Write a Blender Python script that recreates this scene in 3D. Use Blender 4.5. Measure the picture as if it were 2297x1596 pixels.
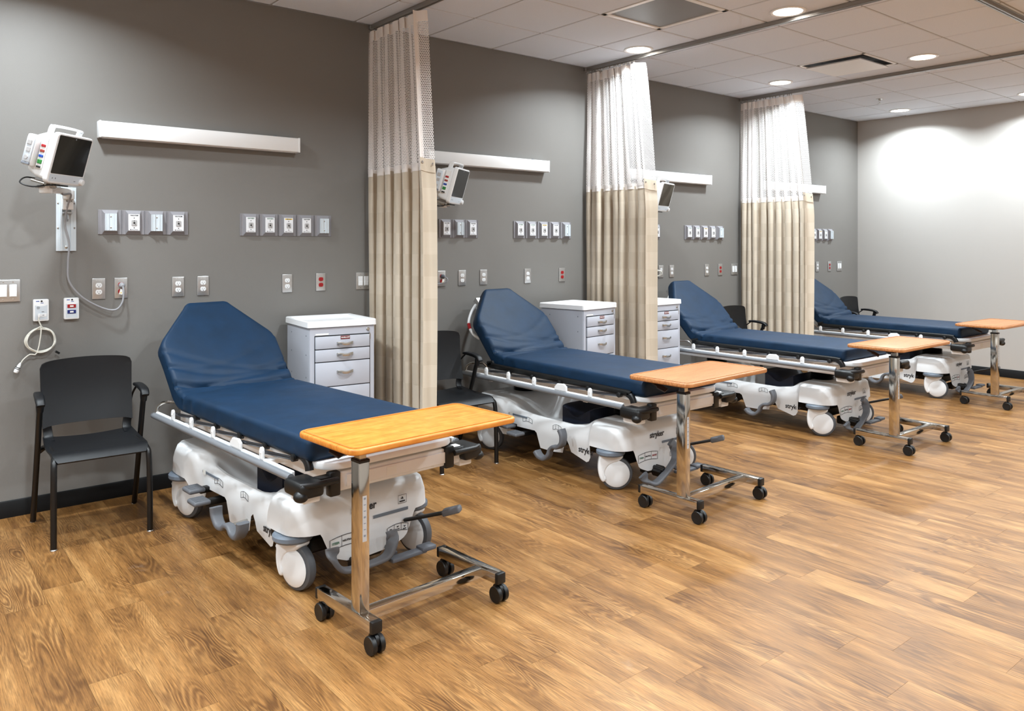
import bpy, bmesh, math, random
from mathutils import Vector, Matrix
random.seed(7)
SC = bpy.context.scene
for _o in list(bpy.data.objects): bpy.data.objects.remove(_o)
COL = SC.collection
PI = math.pi
R = math.radians

# ------------------------------------------------------------------ camera, world, exposure, lights
F_PX, CY_PX, YAW = 1760.78, 549.78, 0.6820
CAM = Vector((-2.2198, -5.0597, 1.4883))
cam_d = bpy.data.cameras.new('camera'); cam_o = bpy.data.objects.new('camera', cam_d); COL.objects.link(cam_o)
cam_d.sensor_width = 36.0; cam_d.lens = F_PX * 36.0 / 2297.0
cam_d.shift_y = -(798.0 - CY_PX) / 2297.0
cam_d.clip_start = 0.05
cam_o.location = CAM; cam_o.rotation_euler = (PI / 2, 0, -YAW)
SC.camera = cam_o
SC.view_settings.view_transform = 'Standard'; SC.view_settings.look = 'None'
SC.view_settings.gamma = 1.0; SC.view_settings.use_curve_mapping = False
SC.view_settings.exposure = 0.12
wd = bpy.data.worlds.new('world'); SC.world = wd; wd.use_nodes = True
wd.node_tree.nodes['Background'].inputs[0].default_value = (.9, .95, 1, 1)
wd.node_tree.nodes['Background'].inputs[1].default_value = 0.05

ZC = 3.0785            # ceiling height
XE = 7.643             # white end wall
XL, YB = -4.4, -7.6    # walls behind the photographer
LAMP_W = 38.0
LAMP_COL = (.845, .94, 1.0)
LAMPS = [(x, y) for y in (-.755, -2.10, -4.10, -5.75) for x in (-3.75, -1.62, .42, 2.60, 4.655, 7.17) if (x, y) != (.42, -.755)]  # most lamps out of view are added only to light the room

# ------------------------------------------------------------------ materials
def lin(c):
    return tuple((v / 12.92 if v <= .04045 else ((v + .055) / 1.055) ** 2.4) for v in [k / 255.0 for k in c]) + (1.0,)
MATS = {}
def M(name, col=(128,128,128), rough=.5, metal=0., bump=0., bscale=200., spec=.5, var=0., vscale=8., coat=0., emit=0., sub=0.):
    if name in MATS: return MATS[name]
    m = bpy.data.materials.new(name); m.use_nodes = True
    nt = m.node_tree; b = nt.nodes['Principled BSDF']
    b.inputs['Base Color'].default_value = lin(col); b.inputs['Roughness'].default_value = rough
    b.inputs['Metallic'].default_value = metal; b.inputs['Specular IOR Level'].default_value = spec
    b.inputs['Coat Weight'].default_value = coat
    tc = nt.nodes.new('ShaderNodeTexCoord')
    if bump:
        n = nt.nodes.new('ShaderNodeTexNoise'); n.inputs['Scale'].default_value = bscale; n.inputs['Detail'].default_value = 3
        bp = nt.nodes.new('ShaderNodeBump'); bp.inputs['Strength'].default_value = bump; bp.inputs['Distance'].default_value = .002
        nt.links.new(tc.outputs['Object'], n.inputs['Vector']); nt.links.new(n.outputs['Fac'], bp.inputs['Height'])
        nt.links.new(bp.outputs['Normal'], b.inputs['Normal'])
    if var:
        n = nt.nodes.new('ShaderNodeTexNoise'); n.inputs['Scale'].default_value = vscale; n.inputs['Detail'].default_value = 4
        mx = nt.nodes.new('ShaderNodeMix'); mx.data_type = 'RGBA'
        mx.inputs[6].default_value = lin([max(0, c * (1 - var)) for c in col]); mx.inputs[7].default_value = lin([min(255, c * (1 + var)) for c in col])
        nt.links.new(tc.outputs['Object'], n.inputs['Vector']); nt.links.new(n.outputs['Fac'], mx.inputs[0])
        nt.links.new(mx.outputs[2], b.inputs['Base Color'])
    if emit:
        b.inputs['Emission Color'].default_value = (1, .95, .88, 1); b.inputs['Emission Strength'].default_value = emit
    MATS[name] = m
    return m
M('wall_grey', (120,117,113), .55, bump=.25, bscale=420, var=.02, vscale=2.0)
M('wall_white', (188,184,179), .6, bump=.2, bscale=420)
M('base_black', (7,7,8), .55, spec=.3)
M('tile_white', (222,228,238), .9, bump=.5, bscale=260, var=.025, vscale=120)
M('grid_shaded', (166,166,168), .6)  # T-bars darker than the tiles: shade of the recessed joints put into the colour
M('white_paint', (238,238,238), .35)
M('white_plastic', (232,233,234), .32, bump=.05, bscale=300)
M('shell_plastic', (222,223,224), .34, bump=.06, bscale=500)
M('tub_plastic', (186,189,192), .4)
M('grey_plastic', (92,95,102), .5, bump=.1, bscale=300)
M('pedal_grey', (96,98,103), .55)
M('steel_blue', (106,116,128), .5)
M('black_plastic', (11,12,13), .42, bump=.1, bscale=400)
M('chair_black', (9,11,15), .42, bump=.25, bscale=900, spec=.4)
M('black_metal', (9,9,10), .38)
M('rubber', (80,82,86), .55)
M('chrome', (205,200,192), .10, metal=1.)
M('nickel', (194,191,186), .26, metal=.88)
M('stainless', (196,196,196), .34, metal=.75, var=.04, vscale=60)
M('alu', (196,201,206), .36, metal=.85)
M('alu_paint', (206,214,220), .4)
M('litter_white', (236,237,238), .42)
M('rail_grey', (118,121,126), .4)
M('gas_frame', (142,140,144), .5)
M('gas_plate', (232,233,236), .4)
M('socket_grey', (176,174,174), .5)
M('dark', (18,18,18), .5)
M('red', (158,24,30), .4)
M('red_deep', (120,18,24), .4)
M('brick_red', (140,52,40), .5)
M('blue', (28,70,160), .4)
M('navy', (22,40,110), .4)
M('green', (40,120,50), .5)
M('yellow', (232,190,40), .5)
M('ink', (40,40,44), .6)
M('ink_green', (40,105,80), .6)
M('ink_red', (150,40,40), .6)
M('ink_grey', (120,124,132), .6)
M('paper', (236,236,232), .6)
M('label_red', (112,30,34), .4)
M('cart_grey', (170,172,180), .38, bump=.1, bscale=900)
M('cart_face', (186,188,197), .36, bump=.08, bscale=900)
M('cart_top', (240,240,241), .3)
M('screen', (6,6,8), .12, coat=.3)
M('cable_grey', (150,150,154), .5)
M('cable_white', (226,224,214), .5)
M('pad_navy', (8,18,38), .6)
M('lens', (255,252,245), .5, emit=9.)
M('call_panel', (206,214,222), .4)
M('track', (150,147,143), .35, metal=.6)
M('gunmetal', (84,84,88), .22, metal=.9)

def nodes(name):
    m = bpy.data.materials.new(name); m.use_nodes = True; MATS[name] = m
    nt = m.node_tree
    return m, nt, nt.nodes['Principled BSDF'], (lambda t: nt.nodes.new('ShaderNode' + t)), nt.links.new

def mathn(nt, op, a, b=None, c=None):
    n = nt.nodes.new('ShaderNodeMath'); n.operation = op
    for i, v in enumerate((a, b, c)):
        if v is None: continue
        if isinstance(v, (int, float)): n.inputs[i].default_value = v
        else: nt.links.new(v, n.inputs[i])
    return n.outputs[0]

def ramp(nt, fac, stops):
    n = nt.nodes.new('ShaderNodeValToRGB'); el = n.color_ramp.elements
    while len(el) < len(stops): el.new(.5)
    for e, (p, c) in zip(el, stops): e.position = p; e.color = lin(c)
    nt.links.new(fac, n.inputs[0]); return n.outputs[0]

def wood_floor():
    m, nt, b, N, L = nodes('floor_wood')
    tc = N('TexCoord'); oi = N('ObjectInfo'); ge = N('NewGeometry')
    rnd = mathn(nt, 'ADD', oi.outputs['Random'], ge.outputs['Random Per Island'])
    rnd = mathn(nt, 'FRACT', mathn(nt, 'MULTIPLY', rnd, 7.31))
    off = N('CombineXYZ'); L(mathn(nt, 'MULTIPLY', rnd, 37.), off.inputs[0]); L(mathn(nt, 'MULTIPLY', rnd, 91.), off.inputs[1])
    vm = N('VectorMath'); vm.operation = 'ADD'; L(tc.outputs['Object'], vm.inputs[0]); L(off.outputs[0], vm.inputs[1])
    mp = N('Mapping'); mp.inputs['Scale'].default_value = (9., 1.15, 1.); L(vm.outputs[0], mp.inputs[0])
    n1 = N('TexNoise'); n1.inputs['Scale'].default_value = 1.; n1.inputs['Detail'].default_value = 1.6; n1.inputs['Roughness'].default_value = .45
    n1.inputs['Distortion'].default_value = .25
    L(mp.outputs[0], n1.inputs['Vector'])
    # contour lines of a stretched noise: cathedral grain
    amp = mathn(nt, 'ADD', mathn(nt, 'MULTIPLY', rnd, 110.), 110.)
    ring = mathn(nt, 'SINE', mathn(nt, 'MULTIPLY', n1.outputs['Fac'], amp))
    ring = mathn(nt, 'POWER', mathn(nt, 'ADD', mathn(nt, 'MULTIPLY', ring, .5), .5), 1.6)
    mp2 = N('Mapping'); mp2.inputs['Scale'].default_value = (230., 9., 1.); L(vm.outputs[0], mp2.inputs[0])
    n2 = N('TexNoise'); n2.inputs['Scale'].default_value = 1.; n2.inputs['Detail'].default_value = 4.; n2.inputs['Roughness'].default_value = .7; L(mp2.outputs[0], n2.inputs['Vector'])
    mp3 = N('Mapping'); mp3.inputs['Scale'].default_value = (12., 1.6, 1.); L(vm.outputs[0], mp3.inputs[0])
    n3 = N('TexNoise'); n3.inputs['Scale'].default_value = 1.; n3.inputs['Detail'].default_value = 3.; L(mp3.outputs[0], n3.inputs['Vector'])
    tone = ramp(nt, mathn(nt, 'ADD', mathn(nt, 'MULTIPLY', n3.outputs['Fac'], .88), mathn(nt, 'MULTIPLY', rnd, .12)),
                [(.25, (102,68,34)), (.48, (136,95,51)), (.72, (167,125,76))])
    # where the grain shows strongly
    n4 = N('TexNoise'); n4.inputs['Scale'].default_value = 2.3; n4.inputs['Detail'].default_value = 1.; L(vm.outputs[0], n4.inputs['Vector'])
    mr = N('MapRange'); mr.inputs[1].default_value = .44; mr.inputs[2].default_value = .68; mr.inputs[3].default_value = .06; mr.inputs[4].default_value = .62
    L(n4.outputs['Fac'], mr.inputs[0])
    mx = N('Mix'); mx.data_type = 'RGBA'; mx.blend_type = 'MULTIPLY'
    L(mathn(nt, 'MULTIPLY', mr.outputs[0], mathn(nt, 'SUBTRACT', 1., ring)), mx.inputs[0]); L(tone, mx.inputs[6]); mx.inputs[7].default_value = lin((128,104,84))
    mx2 = N('Mix'); mx2.data_type = 'RGBA'; mx2.blend_type = 'OVERLAY'; mx2.inputs[0].default_value = .55
    mg = N('MapRange'); mg.inputs[1].default_value = .30; mg.inputs[2].default_value = .70; mg.inputs[3].default_value = .08; mg.inputs[4].default_value = .92
    L(n2.outputs['Fac'], mg.inputs[0]); L(mx.outputs[2], mx2.inputs[6]); L(mg.outputs[0], mx2.inputs[7])
    # dusty scuffs, in room coordinates
    n5 = N('TexNoise'); n5.inputs['Scale'].default_value = 2.1; n5.inputs['Detail'].default_value = 6.; n5.inputs['Roughness'].default_value = .7
    L(ge.outputs['Position'], n5.inputs['Vector'])
    mr5 = N('MapRange'); mr5.inputs[1].default_value = .64; mr5.inputs[2].default_value = .82; mr5.inputs[4].default_value = .38
    L(n5.outputs['Fac'], mr5.inputs[0])
    mx3 = N('Mix'); mx3.data_type = 'RGBA'; L(mr5.outputs[0], mx3.inputs[0]); L(mx2.outputs[2], mx3.inputs[6]); mx3.inputs[7].default_value = lin((186,164,146))
    L(mx3.outputs[2], b.inputs['Base Color'])
    rr = N('MapRange'); rr.inputs[3].default_value = .30; rr.inputs[4].default_value = .44; L(n2.outputs['Fac'], rr.inputs[0]); L(rr.outputs[0], b.inputs['Roughness'])
    bp = N('Bump'); bp.inputs['Strength'].default_value = .18; bp.inputs['Distance'].default_value = .001
    L(n2.outputs['Fac'], bp.inputs['Height']); L(bp.outputs['Normal'], b.inputs['Normal'])
    b.inputs['Specular IOR Level'].default_value = .42
wood_floor()

def laminate(name, c0, c1, c2, speck):
    m, nt, b, N, L = nodes(name)
    tc = N('TexCoord'); mp = N('Mapping'); mp.inputs['Scale'].default_value = (5., 120., 40.); L(tc.outputs['Object'], mp.inputs[0])
    n1 = N('TexNoise'); n1.inputs['Scale'].default_value = 1.; n1.inputs['Detail'].default_value = 4.; n1.inputs['Distortion'].default_value = .3; L(mp.outputs[0], n1.inputs['Vector'])
    n2 = N('TexNoise'); n2.inputs['Scale'].default_value = speck; n2.inputs['Detail'].default_value = 3.; L(tc.outputs['Object'], n2.inputs['Vector'])
    f = mathn(nt, 'ADD', mathn(nt, 'MULTIPLY', n1.outputs['Fac'], .6), mathn(nt, 'MULTIPLY', n2.outputs['Fac'], .4))
    L(ramp(nt, f, [(.34, c0), (.5, c1), (.66, c2)]), b.inputs['Base Color']); b.inputs['Roughness'].default_value = .38
laminate('laminate_oak', (184,106,34), (204,128,48), (216,146,66), 20.)
laminate('laminate_tan', (152,94,50), (176,116,68), (196,138,88), 150.)
laminate('laminate_edge', (176,100,34), (194,120,46), (208,140,62), 20.)

def fabric_blue():
    m, nt, b, N, L = nodes('mattress_blue')
    tc = N('TexCoord')
    n = N('TexNoise'); n.inputs['Scale'].default_value = 9.; n.inputs['Detail'].default_value = 4.; L(tc.outputs['Object'], n.inputs['Vector'])
    L(ramp(nt, n.outputs['Fac'], [(.3, (7,35,58)), (.7, (9,41,68))]), b.inputs['Base Color'])
    b.inputs['Roughness'].default_value = .55; b.inputs['Specular IOR Level'].default_value = .28
    n2 = N('TexNoise'); n2.inputs['Scale'].default_value = 900.; L(tc.outputs['Object'], n2.inputs['Vector'])
    n3 = N('TexNoise'); n3.inputs['Scale'].default_value = 14.; n3.inputs['Detail'].default_value = 2.; L(tc.outputs['Object'], n3.inputs['Vector'])
    h = mathn(nt, 'ADD', mathn(nt, 'MULTIPLY', n2.outputs['Fac'], .08), n3.outputs['Fac'])
    bp = N('Bump'); bp.inputs['Strength'].default_value = .25; bp.inputs['Distance'].default_value = .006; L(h, bp.inputs['Height']); L(bp.outputs['Normal'], b.inputs['Normal'])
fabric_blue()

def curtain_fabric():
    m, nt, b, N, L = nodes('curtain_beige')
    uv = N('TexCoord'); sp = N('SeparateXYZ'); L(uv.outputs['UV'], sp.inputs[0])
    # woven squares: alternate blocks carry fine vertical or horizontal ribs
    ck = N('TexChecker'); mp = N('Mapping'); mp.inputs['Scale'].default_value = (7., 7., 1.); L(uv.outputs['UV'], mp.inputs[0]); L(mp.outputs[0], ck.inputs['Vector']); ck.inputs['Scale'].default_value = 1.
    wv = mathn(nt, 'SINE', mathn(nt, 'MULTIPLY', sp.outputs[0], 700.)); wh = mathn(nt, 'SINE', mathn(nt, 'MULTIPLY', sp.outputs[1], 700.))
    rib = N('Mix'); rib.data_type = 'FLOAT'; L(ck.outputs['Fac'], rib.inputs[0]); L(wv, rib.inputs[2]); L(wh, rib.inputs[3])
    f = mathn(nt, 'ADD', mathn(nt, 'MULTIPLY', rib.outputs[0], .22), mathn(nt, 'ADD', .38, mathn(nt, 'MULTIPLY', ck.outputs['Fac'], .24)))
    L(ramp(nt, f, [(.2, (200,185,164)), (.8, (219,205,186))]), b.inputs['Base Color']); b.inputs['Roughness'].default_value = .8
    b.inputs['Sheen Weight'].default_value = .15
    n = N('TexNoise'); n.inputs['Scale'].default_value = 6.; n.inputs['Detail'].default_value = 4.; L(uv.outputs['Object'], n.inputs['Vector'])
    bp = N('Bump'); bp.inputs['Strength'].default_value = .25; bp.inputs['Distance'].default_value = .01; L(n.outputs['Fac'], bp.inputs['Height']); L(bp.outputs['Normal'], b.inputs['Normal'])
    tr = N('BsdfTranslucent'); tr.inputs[0].default_value = lin((214,196,170)); ms = N('MixShader'); ms.inputs[0].default_value = .12
    out = nt.nodes['Material Output']; L(b.outputs[0], ms.inputs[1]); L(tr.outputs[0], ms.inputs[2]); L(ms.outputs[0], out.inputs[0])
curtain_fabric()

def netting():
    m, nt, b, N, L = nodes('netting_white')
    uv = N('TexCoord'); br = N('TexBrick'); L(uv.outputs['UV'], br.inputs['Vector'])
    br.inputs['Scale'].default_value = 1.; br.inputs['Brick Width'].default_value = .0125; br.inputs['Row Height'].default_value = .0115
    br.inputs['Mortar Size'].default_value = .0017; br.inputs['Mortar Smooth'].default_value = .0; br.offset = .5
    b.inputs['Base Color'].default_value = lin((246,240,237)); b.inputs['Roughness'].default_value = .8
    tp = N('BsdfTransparent'); ms = N('MixShader'); out = nt.nodes['Material Output']
    L(br.outputs['Fac'], ms.inputs[0]); L(tp.outputs[0], ms.inputs[1]); L(b.outputs[0], ms.inputs[2]); L(ms.outputs[0], out.inputs[0])
netting()
M('band_white', (240,232,226), .8)
def perforated():
    m, nt, b, N, L = nodes('perforated')
    tc = N('TexCoord'); vo = N('TexVoronoi'); vo.inputs['Scale'].default_value = 75.; vo.inputs['Randomness'].default_value = 0.; L(tc.outputs['Object'], vo.inputs['Vector'])
    L(ramp(nt, vo.outputs['Distance'], [(.28, (34,34,34)), (.36, (128,127,126))]), b.inputs['Base Color']); b.inputs['Roughness'].default_value = .5
perforated()

# ------------------------------------------------------------------ mesh helpers
class B:
    def __init__(s): s.bm = bmesh.new(); s.uv = None
    def box(s, c, d, bev=0., seg=2, rot=None):
        mt = Matrix.Translation(c) @ (rot.to_4x4() if rot else Matrix()) @ Matrix.Diagonal((d[0], d[1], d[2], 1))
        r = bmesh.ops.create_cube(s.bm, size=1., matrix=mt)
        if bev:
            es = list({e for v in r['verts'] for e in v.link_edges})
            bmesh.ops.bevel(s.bm, geom=es, offset=bev, segments=seg, affect='EDGES', profile=.5)
        return s
    def tbox(s, c, d, top, bev=0., seg=2):
        """box whose +z face is scaled by top=(sx,sy)"""
        r = bmesh.ops.create_cube(s.bm, size=1.)
        for v in r['verts']:
            k = top if v.co.z > 0 else (1, 1)
            v.co = Vector((c[0] + v.co.x * d[0] * k[0], c[1] + v.co.y * d[1] * k[1], c[2] + v.co.z * d[2]))
        if bev: bmesh.ops.bevel(s.bm, geom=list({e for v in r['verts'] for e in v.link_edges}), offset=bev, segments=seg, affect='EDGES', profile=.5)
        return s
    def ring(s, pts): return [s.bm.verts.new(p) for p in pts]
    def bridge(s, a, b, closed=True):
        n = len(a)
        for i in range(n if closed else n - 1):
            j = (i + 1) % n
            try: s.bm.faces.new((a[i], a[j], b[j], b[i]))
            except ValueError: pass
    def loft(s, rings, cap=True, closed=True):
        vs = [s.ring(r) for r in rings]
        for a, b in zip(vs, vs[1:]): s.bridge(a, b, closed)
        if cap:
            s.bm.faces.new(list(reversed(vs[0]))); s.bm.faces.new(vs[-1])
        return s
    def sweep(s, path, prof, closed=False, cap=True, up=None, scale=None):
        """prof: list of (a,b) in the plane normal to the path"""
        P = [Vector(p) for p in path]; n = len(P); rings = []; nrm = None
        for i in range(n):
            if closed: t = (P[(i + 1) % n] - P[i - 1]).normalized()
            else: t = (P[min(i + 1, n - 1)] - P[max(i - 1, 0)]).normalized()
            if up is not None: a = t.cross(Vector(up)).normalized()
            else:
                if nrm is None:
                    nrm = Vector((0, 0, 1)) if abs(t.z) < .9 else Vector((1, 0, 0))
                nrm = (nrm - t * nrm.dot(t)).normalized(); a = t.cross(nrm)
            bb = a.cross(t) if up is not None else nrm
            k = scale[i] if scale else 1.
            rings.append([P[i] + a * (x * k) + bb * (y * k) for x, y in prof])
        vs = [s.ring(r) for r in rings]
        for a, b in zip(vs, vs[1:]): s.bridge(a, b)
        if closed: s.bridge(vs[-1], vs[0])
        elif cap: s.bm.faces.new(list(reversed(vs[0]))); s.bm.faces.new(vs[-1])
        return s
    def tube(s, path, r, n=10, closed=False, scale=None):
        return s.sweep(path, [(r * math.cos(2 * PI * i / n), r * math.sin(2 * PI * i / n)) for i in range(n)], closed, scale=scale)
    def cyl(s, p0, p1, r, r2=None, n=18):
        return s.tube([p0, p1], r, n, scale=[1., (r2 / r if r2 is not None else 1.)])
    def lathe(s, prof, o=(0, 0, 0), ax=(0, 0, 1), n=28):
        ax = Vector(ax).normalized(); u = ax.orthogonal().normalized(); v = ax.cross(u); o = Vector(o)
        rings = [[o + ax * h + (u * math.cos(2 * PI * i / n) + v * math.sin(2 * PI * i / n)) * max(r, 1e-4) for i in range(n)] for r, h in prof]
        return s.loft(rings)
    def prism(s, poly, d, fr, bev=0., seg=2):
        """poly in local (a,b), extruded d along fr's third axis; fr: 4x4 matrix"""
        f = s.bm.faces.new(s.ring([fr @ Vector((a, b, 0)) for a, b in poly]))
        r = bmesh.ops.extrude_face_region(s.bm, geom=[f]); vs = [g for g in r['geom'] if isinstance(g, bmesh.types.BMVert)]
        off = fr.to_3x3() @ Vector((0, 0, d))
        for v in vs: v.co += off
        if bev:
            fs = [f] + [g for g in r['geom'] if isinstance(g, bmesh.types.BMFace)]
            bmesh.ops.bevel(s.bm, geom=list({e for q in fs for e in q.edges}), offset=bev, segments=seg, affect='EDGES', profile=.5)
        return s
    def sphere(s, c, r, sc=(1, 1, 1), u=16, v=10):
        bmesh.ops.create_uvsphere(s.bm, u_segments=u, v_segments=v, radius=r, matrix=Matrix.Translation(c) @ Matrix.Diagonal((*sc, 1))); return s
    def grid(s, fn, nu, nv, uvf=None):
        if uvf and s.uv is None: s.uv = s.bm.loops.layers.uv.new('UVMap')
        g = [[s.bm.verts.new(fn(i / nu, j / nv)) for j in range(nv + 1)] for i in range(nu + 1)]
        for i in range(nu):
            for j in range(nv):
                f = s.bm.faces.new((g[i][j], g[i + 1][j], g[i + 1][j + 1], g[i][j + 1]))
                if uvf:
                    for lp, (a, b) in zip(f.loops, ((i, j), (i + 1, j), (i + 1, j + 1), (i, j + 1))): lp[s.uv].uv = uvf(a / nu, b / nv)
        return s
    def mesh(s, name, mat, angle=35, recalc=True):
        if recalc: bmesh.ops.recalc_face_normals(s.bm, faces=s.bm.faces)
        me = bpy.data.meshes.new(name); s.bm.to_mesh(me); s.bm.free()
        me.materials.append(MATS[mat])
        me.polygons.foreach_set('use_smooth', [True] * len(me.polygons))
        me.set_sharp_from_angle(angle=R(angle))
        return me
    def obj(s, name, mat, parent=None, label=None, loc=None, angle=35, recalc=True, rot=None):
        return put(name, s.mesh(name, mat, angle, recalc), parent, label, loc, rot)

def put(name, me, parent=None, label=None, loc=None, rot=None):
    o = bpy.data.objects.new(name, me); COL.objects.link(o)
    if parent is not None: o.parent = parent
    if label: o['label'] = label
    if loc is not None: o.location = loc
    if rot is not None: o.rotation_euler = rot
    return o
def tag(o, label, cat, group=None):
    o['label'] = label; o['category'] = cat
    if group: o['group'] = group
    return o
def thing(name, label, cat, loc=(0, 0, 0), rz=0., group=None):
    o = bpy.data.objects.new(name, None); COL.objects.link(o); o.location = loc; o.rotation_euler = (0, 0, rz); o.empty_display_size = .1
    return tag(o, label, cat, group)
def dup(root, loc, rz=None, label=None):
    KIDS = {}
    for o in bpy.data.objects:
        if o.parent: KIDS.setdefault(o.parent, []).append(o)
    def cp(o, par):
        c = o.copy(); COL.objects.link(c); c.parent = par
        for k in KIDS.get(o, []): cp(k, c)
        return c
    r = cp(root, None); r.location = loc
    if rz is not None: r.rotation_euler = (0, 0, rz)
    if label: r['label'] = label
    return r
def struct(o): o['kind'] = 'structure'; return o
_TXT = {}
def text(body, size, mat, parent, loc, rot=(PI / 2, 0, 0), align='CENTER', name='lettering', bold=0., sx=1., shear=0.):
    key = (body, size, mat, align, bold, sx, shear)
    if key not in _TXT:
        cu = bpy.data.curves.new('txt', 'FONT'); cu.body = body; cu.size = size; cu.align_x = align; cu.align_y = 'CENTER'; cu.extrude = .0002; cu.resolution_u = 2
        cu.offset = bold; cu.shear = shear
        o = bpy.data.objects.new('txt', cu); COL.objects.link(o)
        bpy.context.view_layer.update()
        dg = bpy.context.evaluated_depsgraph_get(); me = bpy.data.meshes.new_from_object(o.evaluated_get(dg))
        bpy.data.objects.remove(o); me.materials.clear(); me.materials.append(MATS[mat])
        for v in me.vertices: v.co.x *= sx
        me.name = 'lettering'; _TXT[key] = me
    return put(name, _TXT[key], parent, None, loc, rot)
def arc(c, r, a0, a1, n=8):
    return [(c[0] + r * math.cos(a0 + (a1 - a0) * i / n), c[1] + r * math.sin(a0 + (a1 - a0) * i / n)) for i in range(n + 1)]
def rrect(w, h, r, n=5):
    p = []
    for cx, cy, a in ((w/2 - r, h/2 - r, 0), (-w/2 + r, h/2 - r, PI/2), (-w/2 + r, -h/2 + r, PI), (w/2 - r, -h/2 + r, 1.5*PI)): p += arc((cx, cy), r, a, a + PI/2, n)
    return p
def smooth(pts, k=6, closed=False):
    """Catmull-Rom"""
    P = [Vector(p) for p in pts]; n = len(P); out = []
    for i in range(n if closed else n - 1):
        g = (lambda j: P[j % n]) if closed else (lambda j: P[max(0, min(n - 1, j))])
        a, b, c, d = g(i - 1), g(i), g(i + 1), g(i + 2)
        for q in range(k):
            t = q / k
            out.append(.5 * ((2 * b) + (c - a) * t + (2 * a - 5 * b + 4 * c - d) * t * t + (3 * b - a - 3 * c + d) * t ** 3))
    if not closed: out.append(P[-1])
    return out
def lerp(tab, x):
    if x <= tab[0][0]: return tab[0][1]
    for (a, b), (c, d) in zip(tab, tab[1:]):
        if x <= c: return b + (d - b) * (x - a) / (c - a)
    return tab[-1][1]
def sstep(a, b, x):
    t = max(0., min(1., (x - a) / (b - a))); return t * t * (3 - 2 * t)
WALL = Matrix(((1,0,0,0),(0,0,-1,0),(0,1,0,0),(0,0,0,1)))   # local (a,b,c) -> (x=a, z=b, y=-c): things on the headwall

def proj(p):
    d = Vector(p) - CAM; f = Vector((math.sin(YAW), math.cos(YAW), 0)); r = Vector((math.cos(YAW), -math.sin(YAW), 0))
    w = d.dot(f)
    if w < .15: return None
    return 1148.5 + F_PX * d.dot(r) / w, CY_PX - F_PX * d.z / w, w

# ------------------------------------------------------------------ room shell
def room():
    W = .12
    b = B(); b.box(((XL + XE) / 2, W / 2, ZC / 2), (XE - XL + 2 * W, W, ZC + .3)); struct(b.obj('wall_back', 'wall_grey'))
    b = B(); b.box((XE + W / 2, YB / 2, ZC / 2), (W, -YB, ZC + .3)); struct(b.obj('wall_right', 'wall_white'))
    b = B(); b.box((XL - W / 2, YB / 2, ZC / 2), (W, -YB, ZC + .3)); struct(b.obj('wall_left', 'wall_white'))
    b = B(); b.box(((XL + XE) / 2, YB - W / 2, ZC / 2), (XE - XL + 2 * W, W, ZC + .3)); struct(b.obj('wall_front', 'wall_white'))
    H, T = .092, .009
    pr = [(0, 0), (T, 0), (T, H - .006), (T - .004, H), (0, H)]
    def bb(name, p0, p1, up=(0, 0, 1)):
        q = B(); q.sweep([p0, p1], [(x, y) for x, y in pr], up=up); struct(q.obj(name, 'base_black'))
    bb('baseboard_back', (XL, 0, 0), (XE, 0, 0)); bb('baseboard_right', (XE, 0, 0), (XE, YB, 0))
    bb('baseboard_left', (XL, YB, 0), (XL, 0, 0)); bb('baseboard_front', (XE, YB, 0), (XL, YB, 0))
room()

def floor():
    PW, PL, G = .1555, .935, .0007
    b = B(); b.box(((XL + XE) / 2, YB / 2, -.03), (XE - XL + .24, -YB + .24, .05)); fl = struct(b.obj('floor', 'dark'))
    known = {-3:-3.22, -2:-3.335, 0:-3.46, 1:-3.834, 2:-3.574, 3:-3.706, 4:-4.025, 5:-3.146, 6:-3.42, 8:-3.663, -10:-2.285, -12:-2.095, -13:-1.32, -11:-1.54, -8:-1.263}
    rr = random.Random(3); cells = []
    for k in range(-31, 49):
        x0 = .207 + PW * k; x1 = x0 + PW
        if x1 < XL or x0 > XE: continue
        x0 = max(x0, XL); x1 = min(x1, XE)
        y = known.get(k, rr.uniform(-1, 0))
        while y < 0: y += PL
        while y > YB:
            a, c = min(y, 0), max(y - PL, YB)
            if a - c > .02: cells.append((x0, x1, c, a))
            y -= PL
    def area(q):
        P = [proj((x, y, 0)) for x in (q[0], q[1]) for y in (q[2], q[3])]
        if any(p is None for p in P): return 0
        us = [min(2297, max(0, p[0])) for p in P]; vs = [min(1596, max(0, p[1])) for p in P]
        if max(us) - min(us) < 1 or max(vs) - min(vs) < 1: return 0
        return (max(us) - min(us)) * (max(vs) - min(vs)) / (1 if all(0 <= p[0] <= 2297 and 0 <= p[1] <= 1596 for p in P) else 1.5)
    cells.sort(key=area, reverse=True)
    full = {}
    rest = B()
    for i, (x0, x1, y0, y1) in enumerate(cells):
        w, l = round(x1 - x0, 4), round(y1 - y0, 4)
        if i < 295 and area((x0, x1, y0, y1)) > 0:
            if (w, l) not in full:
                q = B(); q.box((0, 0, -.0025), (w - G, l - G, .005)); full[(w, l)] = q.mesh('plank', 'floor_wood')
            put('plank', full[(w, l)], fl, None, ((x0 + x1) / 2, (y0 + y1) / 2, 0))
        else: rest.box(((x0 + x1) / 2, (y0 + y1) / 2, -.0025), (w - G, l - G, .005))
    o = rest.obj('plank_field', 'floor_wood', fl); o['kind'] = 'stuff'
floor()

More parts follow.
